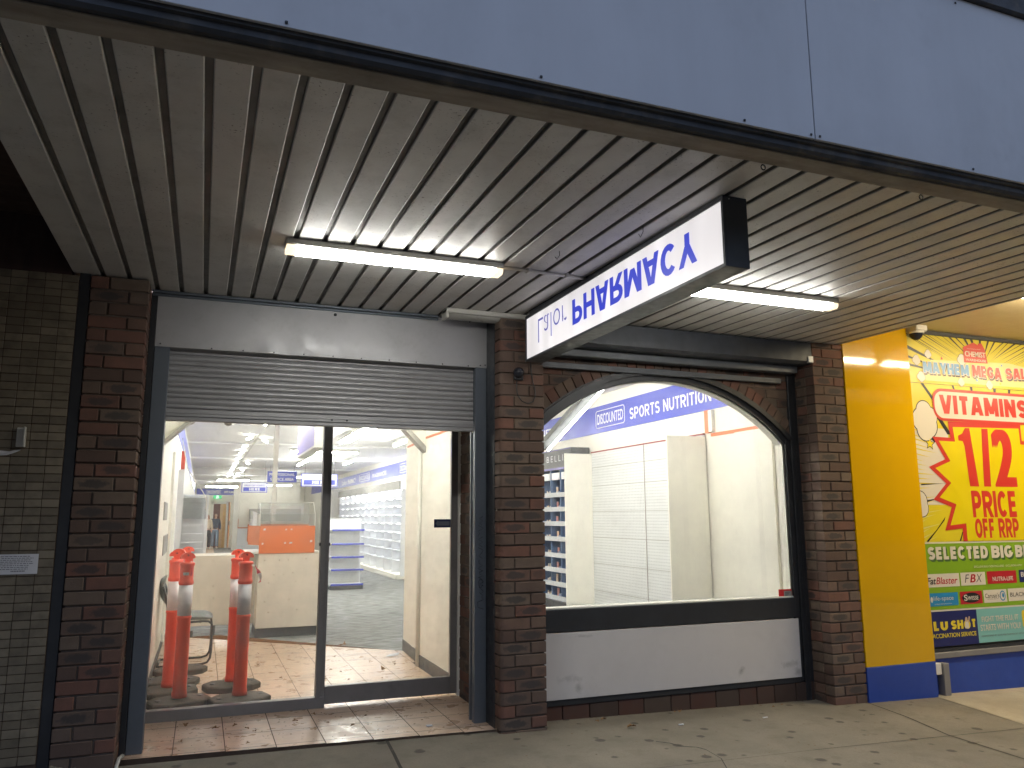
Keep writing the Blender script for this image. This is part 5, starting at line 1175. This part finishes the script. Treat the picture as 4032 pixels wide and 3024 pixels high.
# ================================================================ shelving
def shelving():
    # gondola end with blue price strips
    t = thing('gondola_shelf', 'free standing white gondola shelf with blue price strips on the grey carpet', 'shelf unit', (2.9, 17.1, .03))
    b = MB(); b.box(2.60, 3.22, 17.35, 17.37, .12, 1.49, .003); b.box(2.555, 2.60, 17.33, 17.40, .03, 1.495, .003); b.box(3.20, 3.24, 17.33, 17.40, .03, 1.495, .003); b.box(2.555, 3.24, 17.40, 18.6, .03, 1.49, .003); b.build('frame', M['shelfwhite'], t)
    pn = MB(); pn.box(2.60, 3.2, 17.343, 17.349, .14, 1.48); pn.build('pegboard', M['peg'], t)
    for z in (1.245, .955, .685, .425, .125):
        s = MB(); s.box(2.57, 3.24, 17.02, 17.36, z-.005, z+.015, .003); s.prism([(17.03, z), (17.34, z), (17.34, z-.09)], 0, 2.56, 2.568); so = s.build('shelf', M['shelfwhite'], t)
        p = MB(); p.box(2.575, 3.25, 17.005, 17.02, z-.015, z+.022, .002); p.build('price_strip', M['bluesign'], so)
    k = MB(); k.box(2.56, 3.25, 17.03, 17.4, .028, .10); k.build('kick_plate', M['dgrey'], t)
    # long lit wall shelving
    t = thing('wall_shelving', 'long bank of empty brightly lit white wall shelves on the right of the shop', 'shelving', (4.98, 24, .03))
    b = MB(); b.box(4.93, 4.975, 19.2, 28.6, .10, 2.40); b.build('back_panel', M['shelfwhite'], t)
    for y in [19.2+.94*i for i in range(11)]:
        u = MB(); u.box(4.55, 4.93, y-.012, y+.012, .10, 2.2); u.build('upright', M['shelfwhite'], t)
    v = MB(); v.box(4.50, 4.53, 19.2, 28.6, 2.20, 2.405, .003); v.build('valance', M['grey'], t)
    st = MB()
    for i in range(10): st.box(4.62, 4.66, 19.35+.94*i, 20.0+.94*i, 2.165, 2.19)
    st.build('light_strip', M['lampbright'], t)
    for z in (1.98, 1.79, 1.575, 1.36, 1.14, .92, .70, .45):
        s = MB(); s.box(4.53, 4.93, 19.2, 28.6, z-.006, z+.012); s.build('shelf', M['shelfwhite'], t)
        if z > .4:
            l = MB()
            for i in range(10): l.box(4.62, 4.64, 19.35+.94*i, 19.95+.94*i, z-.02, z-.008)
            l.build('shelf_light', M['lampbright'], t)
    p = MB(); p.box(4.45, 4.95, 19.2, 28.6, .028, .14, .004); p.build('plinth', M['cream'], t)
    # column and wall units further back
    c = thing('white_pillar_unit', 'boxy white column at the far end of the lit wall shelving', 'column', (4.6, 29.2, 0)); b = MB(); b.box(4.2, 4.95, 28.9, 29.6, .03, 2.5, .01); b.build('body', M['white'], c)
    # dispensary wall
    d = thing('dispensary_wall', 'cream dispensary wall with white post and orange trim at the back of the shop', 'partition', (2.5, 38, 0))
    b = MB(); b.box(1.55, 4.2, 38.0, 38.1, 1.05, 3.1); b.build('wall', M['cream'], d)
    b = MB(); b.box(1.52, 4.2, 37.9, 38.0, .03, 1.04, .005); b.build('lower_panel', M['shelfwhite'], d)
    b = MB(); b.box(1.30, 1.53, 37.8, 38.1, .10, 2.85, .01); b.build('post', M['white'], d)
    b = MB(); b.box(1.532, 2.3, 37.88, 37.9, 1.04, 1.085); b.box(1.532, 1.56, 37.88, 37.9, 1.085, 1.45); b.build('orange_trim', M['orange'], d)
    b = MB(); b.box(2.0, 4.2, 37.2, 37.9, 1.35, 1.9, .01); b.build('screen', M['grey'], d)
    # small unit on the left behind the counter
    t = thing('display_cabinet', 'white shelving unit behind the counter with plastic sheeting and a red tab', 'shelf unit', (-.15, 12.3, 1.0))
    b = MB(); b.box(-.34, -.26, 12.2, 12.24, .93, 2.2, .003); b.box(.040, .085, 12.2, 12.26, .95, 1.82, .003); b.box(-.34, .085, 12.36, 12.38, .93, 1.85); b.box(-.26, .04, 12.2, 12.7, .95, .98); b.build('frame', M['shelfwhite'], t)
    for z in (1.80, 1.74, 1.64, 1.56, 1.50, 1.41, 1.29, 1.17, 1.08):
        s = MB(); dz = random.uniform(-.006, .006); s.box(-.258, .038, 12.21+random.uniform(0, .04), 12.355, z-.007, z+.009); s.build('shelf', M['shelfwhite'], t)
    r = MB(); r.box(-.315, -.262, 12.18, 12.22, 2.2, 2.46, .003); r.build('red_tab', mat('red_card', S(206, 84, 72), .5), t)
    a = MB(); a.box(-.25, .06, 12.185, 12.19, 1.50, 1.83); a.build('plastic_sheet', M['acrylic'], t)
    c = MB(); c.tube([(-.31, 11.9, 2.62), (-.22, 12.0, 2.2), (-.1, 12.1, 2.02), (.0, 12.15, 1.88), (.045, 12.16, 1.80), (.055, 12.17, 1.7), (.05, 12.17, 1.62)], .006, 6); tag(c.build('drooping_cable', M['white']), 'thin white cord drooping over the shelving unit behind the counter', 'cord')
    # products left on the little unit
    pr = MB()
    # band on the left wall
    q = MB(); q.box(-.36, -.35, 11.5, 40, 2.64, 2.99); o = q.build('plain_sign_band', M['bluesign']); tag(o, 'plain blue band high on the left shop wall', 'sign band')
shelving()

def window_display():
    # pegboard wall between two projecting end panels
    t = thing('pegboard_bay', 'white pegboard bay with two projecting end panels on the shop wall behind the arched window', 'display bay', (4.9, 8.4, .1))
    p = MB(); p.box(4.955, 4.972, 7.075, 9.705, .10, 2.372); p.build('pegboard', M['peg'], t)
    g = MB()
    for z in (.55, .90, 1.24, 1.58, 1.92, 2.17): g.box(4.951, 4.956, 7.08, 9.70, z-.003, z+.002)
    g.box(4.951, 4.956, 8.31, 8.325, .1, 2.37); g.build('panel_gap', M['grey'], t)
    r = MB(); r.box(4.945, 4.972, 7.075, 9.705, 2.373, 2.388); r.build('red_top_strip', mat('dull_red', S(150, 64, 58), .5), t)
    a = MB(); a.box(4.488, 4.972, 7.064, 7.084, .06, 2.352, .003); a.build('end_panel', M['cream'], t)['label'] = 'right hand projecting cream end panel'
    b = MB(); b.box(4.548, 4.972, 9.708, 9.728, .06, 2.362, .003); b.build('end_panel', M['cream'], t)['label'] = 'left hand projecting cream end panel'
    o = MB(); o.box(4.955, 4.984, 6.97, 7.05, 2.385, 2.63); o.box(4.972, 4.984, 6.0, 6.97, 2.345, 2.378); o.build('orange_trim', M['orange'], kind='structure')
    v = MB(); v.box(4.94, 4.984, 6.90, 6.965, 2.39, 2.62, .003); v.build('wall_batten', M['white'], kind='structure')
    w_ = MB(); w_.box(4.955, 4.984, 6.0, 6.55, .1, 2.345, .002); w_.build('wall_panel', M['cream'], kind='structure')
    # cosmetics stand
    s = thing('cosmetics_stand', 'dark cosmetics stand with blue uprights and stocked shelves left of the pegboard bay', 'display stand', (4.8, 11, .03))
    h = MB(); h.box(4.68, 4.97, 9.80, 12.6, 2.165, 2.46, .004); h.build('header', M['dgrey'], s)
    hl = MB(); hl.box(4.674, 4.681, 9.80, 12.6, 2.17, 2.20); hl.box(4.674, 4.681, 9.80, 12.6, 2.445, 2.456); hl.build('purple_line', mat('purple_trim', S(84, 78, 150), .4), s)
    l = MB(); l.text('BELLI', (4.676, 10.60, 2.29), (0, -.56, 0), (0, 0, .085), -.012, 0, 1.5); l.build('lettering', M['whitesign'], s)
    bk = MB(); bk.box(4.90, 4.97, 9.80, 12.6, .10, 2.165); bk.build('back_panel', M['black'], s)
    ys = [9.81+.33*i for i in range(9)]
    for y in ys: u = MB(); u.box(4.675, 4.90, y-.011, y+.011, .36, 2.165); u.build('upright', mat('steel_blue', S(78, 106, 146), .4, 0) if 'steel_blue' not in bpy.data.materials else bpy.data.materials['steel_blue'], s)
    zz = [1.80, 1.60, 1.40, 1.19, .965, .765, .575, .385]
    tr = mat('clear_tray', S(198, 204, 208), .25, 0, .05, 20)
    for z in zz: b = MB(); b.box(4.66, 4.90, 9.80, 12.6, z-.012, z+.004); b.box(4.655, 4.665, 9.80, 12.6, z-.014, z+.05); b.build('tray', tr, s)
    f = MB(); f.box(4.64, 4.97, 9.80, 12.6, .03, .36, .004); f.build('base', M['black'], s)
    lb = MB()
    for y in ys[:-1]: lb.box(4.675, 4.69, y+.04, y+.29, 2.03, 2.13)
    lb.build('shelf_card', M['shelfwhite'], s)
    # products, every one its own thing
    random.seed(12); cols = [('white', S(226, 222, 214)), ('cream', S(222, 200, 176)), ('pink', S(214, 150, 140)), ('black', S(44, 44, 50)), ('blue grey', S(116, 130, 160))]
    pm = {c: mat('carton_'+c.replace(' ', '_'), v, .4, 0, .12, 30) for c, v in cols}
    for bi, (ya, yb) in enumerate(((10.14, 10.47), (10.47, 10.80))):
        for si, z in enumerate(zz):
            if bi == 0:
                items = [('card', 'pink' if si % 3 else 'cream', .055, .135), ('box', 'blue grey', .075, .07), ('box', 'white', .07, .045)]
            else:
                items = [('tube', 'white', .03, .075), ('tube', 'cream', .03, .07), ('tube', 'white', .03, .08), ('box', 'white' if si % 2 else 'cream', .08, .06)]
            y = yb-.05
            for kind, c, wd, ht in items:
                ht *= random.uniform(.85, 1.15); b = MB(); x = 4.72+random.uniform(0, .03)
                if kind == 'tube': b.lathe([(wd*.38, z+.005), (wd*.4, z+ht*.6), (wd*.3, z+ht*.66), (wd*.3, z+ht), (.001, z+ht)], x, y-wd/2, 10)
                elif kind == 'card': b.box(x, x+.012, y-wd, y, z+.005, z+ht, .002)
                else: b.box(x, x+.05, y-wd, y, z+.005, z+ht, .004)
                o = b.build('cosmetic_tube' if kind == 'tube' else 'cosmetic_card' if kind == 'card' else 'cosmetic_box', pm[c])
                row = ('top', 'second', 'third', 'fourth', 'fifth', 'sixth', 'seventh', 'bottom')[si]; bay = ('bay beside the end panel', 'bay beside the brick pillar')[bi]
                tag(o, f'{c} cosmetics {kind} on the {row} tray, {bay}', 'cosmetics', 'cosmetics left on the stand')
                y -= wd+.018
window_display()

# ================================================================ people
def person(label, loc, rz, skin, top, bottom, hair, h=1.68, group='people at the far end of the shop', arm=.0):
    t = thing('person', label, 'person', (0, 0, 0), group); k = h/1.68
    def skinmesh(name, verts, edges, rad, m, sub=2, parent=t):
        me = bpy.data.meshes.new(name); me.from_pydata([(x*k, y*k, z*k) for x, y, z in verts], edges, []); o = bpy.data.objects.new(name, me); C.objects.link(o); o.parent = parent
        md = o.modifiers.new('skin', 'SKIN'); md.use_smooth_shade = True
        for i, r in enumerate(rad):
            sv = me.skin_vertices[0].data[i]; r = r if isinstance(r, tuple) else (r, r); sv.radius = (r[0]*k, r[1]*k)
        me.skin_vertices[0].data[0].use_root = True
        s = o.modifiers.new('sub', 'SUBSURF'); s.levels = s.render_levels = sub; me.materials.append(m); return o
    # body: pelvis, spine, neck, head, arms, hands, legs, feet
    v = [(0, 0, .93), (0, .01, 1.12), (0, 0, 1.30), (0, -.01, 1.42), (0, -.025, 1.49), (0, -.04, 1.56), (0, -.035, 1.63)]
    e = [(i, i+1) for i in range(6)]; r = [(.13, .10), (.115, .085), (.125, .09), (.06, .055), (.05, .05), (.072, .085), (.055, .065)]
    for s in (-1, 1):
        b = len(v); v += [(s*.15, 0, 1.37), (s*.20, .02, 1.12), (s*.205, -.02, .90), (s*.205, -.035, .84), (s*.20, -.045, .78)]; e += [(2, b), (b, b+1), (b+1, b+2), (b+2, b+3), (b+3, b+4)]; r += [.05, .042, .03, .03, .016]
        b = len(v); v += [(s*.085, 0, .86), (s*.095, -.01, .50), (s*.10, .02, .10), (s*.105, -.05, .04), (s*.11, -.12, .03)]; e += [(0, b), (b, b+1), (b+1, b+2), (b+2, b+3), (b+3, b+4)]; r += [.08, .058, .04, .038, .03]
    body = skinmesh('body', v, e, r, skin)
    v = [(0, 0, .88), (0, .01, 1.12), (0, 0, 1.31), (0, -.005, 1.42)]; e = [(0, 1), (1, 2), (2, 3)]; r = [(.17, .13), (.15, .115), (.155, .11), (.075, .07)]
    for s in (-1, 1): b = len(v); v += [(s*.165, 0, 1.37), (s*.215, .02, 1.12), (s*.22, -.02, .89)]; e += [(2, b), (b, b+1), (b+1, b+2)]; r += [.068, .06, .052]
    skinmesh('jacket', v, e, r, top)
    v = [(0, 0, .94), (0, 0, .86)]; e = [(0, 1)]; r = [(.15, .12), (.14, .115)]
    for s in (-1, 1): b = len(v); v += [(s*.09, 0, .78), (s*.10, -.01, .48), (s*.105, .01, .07)]; e += [(1, b), (b, b+1), (b+1, b+2)]; r += [.095, .085, .08]
    skinmesh('trousers', v, e, r, bottom)
    skinmesh('hair', [(0, .0, 1.655), (0, .035, 1.60), (.055, .02, 1.52), (-.055, .02, 1.52), (.06, 0, 1.42), (-.06, 0, 1.42)], [(0, 1), (1, 2), (1, 3), (2, 4), (3, 5)], [(.075, .08), (.08, .075), .045, .045, .03, .03], hair)
    f = MB()
    for s in (-1, 1): f.box(s*.024*k-.007, s*.024*k+.007, -.125*k, -.115*k, 1.575*k, 1.583*k)
    f.box(-.016, .016, -.122*k, -.112*k, 1.522*k, 1.528*k); f.prism([(-.010, 1.542*k), (.010, 1.542*k), (.003, 1.572*k), (-.003, 1.572*k)], 1, -.138*k, -.10*k); f.build('face_features', mat('features', S(120, 80, 70), .6) if 'features' not in bpy.data.materials else bpy.data.materials['features'], t)
    sh = MB()
    for s in (-1, 1): sh.box(s*.108*k-.045, s*.108*k+.045, -.17*k, .07*k, 0, .065*k, .02)
    sh.build('shoes', M['white'], t)
    t.location = loc; t.rotation_euler = (0, 0, rz); return t
SK = mat('skin', S(214, 168, 146), .5, 0, .05)
person('person in a dark navy jacket and blue jeans standing by the far doorway', (.655, 42.0, .03), .1, SK, mat('navy_jacket', S(70, 82, 104), .8), mat('blue_jeans', S(128, 148, 176), .85), mat('brown_hair', S(92, 66, 52), .6), 1.70)
person('person in a beige top and dark trousers, mostly hidden behind the white shelving unit', (.30, 41.3, .03), .4, SK, mat('beige_top', S(216, 198, 176), .8), mat('dark_trousers', S(52, 56, 66), .85), bpy.data.materials['brown_hair'], 1.66)

# ================================================================ leaves and litter
def litter():
    random.seed(44)
    def leaf(sz):
        b = MB(); n = 7; L = [];R = []
        for i in range(n+1):
            u = i/n; wv = sz*.36*math.sin(math.pi*min(1, u*1.02))**.8*(1+.35*math.sin(u*17)); z = .004+sz*.22*math.sin(u*2.4)*random.uniform(.5, 1)
            L.append((u*sz-sz/2, wv, z+abs(wv)*.7*random.uniform(.4, 1))); R.append((u*sz-sz/2, -wv, z+abs(wv)*.5*random.uniform(.2, 1)))
        b.add(L+[(i/n*sz-sz/2, 0, .004+sz*.12*math.sin(i/n*2.4)) for i in range(n+1)]+R, [[i, i+1, n+2+i, n+1+i] for i in range(n)]+[[n+1+i, n+2+i, 2*n+3+i, 2*n+2+i] for i in range(n)])
        return b
    protos = [leaf(s).build('dry_leaf', M['leaf']) for s in (.07, .05, .06)]
    zt = lambda x, y: (.033 if y > 6.72 else .033+(gz(x)+.014-.03)*(6.72-y)/1.1)
    where = []
    for (x0, x1, y0, y1, n, lab) in ((-.2, 1.9, 5.8, 6.55, 16, 'small curled dry brown leaf on the tiled doorstep outside the glass'), (1.05, 2.0, 7.0, 9.0, 13, 'small curled dry brown leaf on the shop floor tiles behind the sliding door'), (.5, .9, 7.2, 9.6, 6, 'small curled dry brown leaf on the shop floor tiles behind the fixed pane'), (2.5, 4.9, 5.55, 5.72, 7, 'small curled dry leaf against the brick plinth under the arched window')):
        for i in range(n):
            x, y = random.uniform(x0, x1), random.uniform(y0, y1); where.append((x, y, gz(x)+.006 if y1 < 5.75 else zt(x, y), lab, random.uniform(.3, .85)))
    where += [(1.62, 9.62, .035, 'large orange brown leaf on the grey carpet edge behind the door', 1.5), (3.02, 5.36, gz(3)+.004, 'lone upright brown leaf on the footpath in front of the white panel', 1.4), (1.75, 8.0, .035, 'pale dry leaf on the tiles beside the partition skirting', 1.3)]
    for i, (x, y, z, lab, s) in enumerate(where):
        o = protos[i] if i < 3 else protos[i % 3].copy()
        if i >= 3: C.objects.link(o)
        o.location = (x, y, z); o.rotation_euler = (random.uniform(-.2, .2), random.uniform(-.2, .2), random.uniform(0, 6.3)); o.scale = (s, s, s); tag(o, lab, 'leaf', 'dry leaves blown into the entry')
    d = MB()
    for i in range(420):
        q = random.random()
        if q < .45: x, y = random.uniform(-.3, 2.0), random.uniform(5.75, 6.6); z = zt(x, y)
        elif q < .6: x, y = random.uniform(2.45, 5.0), 5.73-abs(random.gauss(0, .05)); z = gz(x)+.003
        else: x, y = random.uniform(-1, 6), random.uniform(4.2, 5.5); z = gz(x)+.003
        s = random.uniform(.003, .011); a = random.uniform(0, 6.3)
        pts = [(x+s*math.cos(a+k*1.6)*random.uniform(.5, 1.2), y+s*math.sin(a+k*1.6)*random.uniform(.5, 1.2), z+random.uniform(0, .003)) for k in range(4)]
        d.quad(*pts)
    d.build('litter', mat('litter_bits', S(104, 88, 70), .9, var=.6, scale=9), kind='stuff')
    for i, (x, y, l) in enumerate(((4.18, 5.32, 'white cigarette end on the footpath left of the right brick pillar'), (3.42, 5.33, 'tiny white paper scrap on the footpath in front of the white panel'), (1.62, 5.83, 'crumpled clear wrapper at the front edge of the tiled doorstep'), (5.0, 3.6, 'white paper scrap on the footpath at the bottom of the picture'))):
        b = MB(); z = gz(x)+.004 if y < 5.6 else zt(x, y); b.box(x-.022, x+.022, y-.006-.01*(i == 2), y+.006+.012*(i == 2), z, z+.007, .002); tag(b.build('cigarette_end' if i == 0 else 'paper_scrap', M['paper']), l, 'litter', 'white scraps on the ground')
    b = MB(); b.add([(1.93, 8.75, .034), (2.0, 8.72, .04), (2.08, 8.78, .036), (2.11, 8.86, .05), (2.0, 8.85, .04)], [(0, 1, 4), (1, 2, 3, 4)]); tag(b.build('paper_sheet', M['paper']), 'crumpled white paper on the tile edge beside the partition corner', 'paper')
litter()
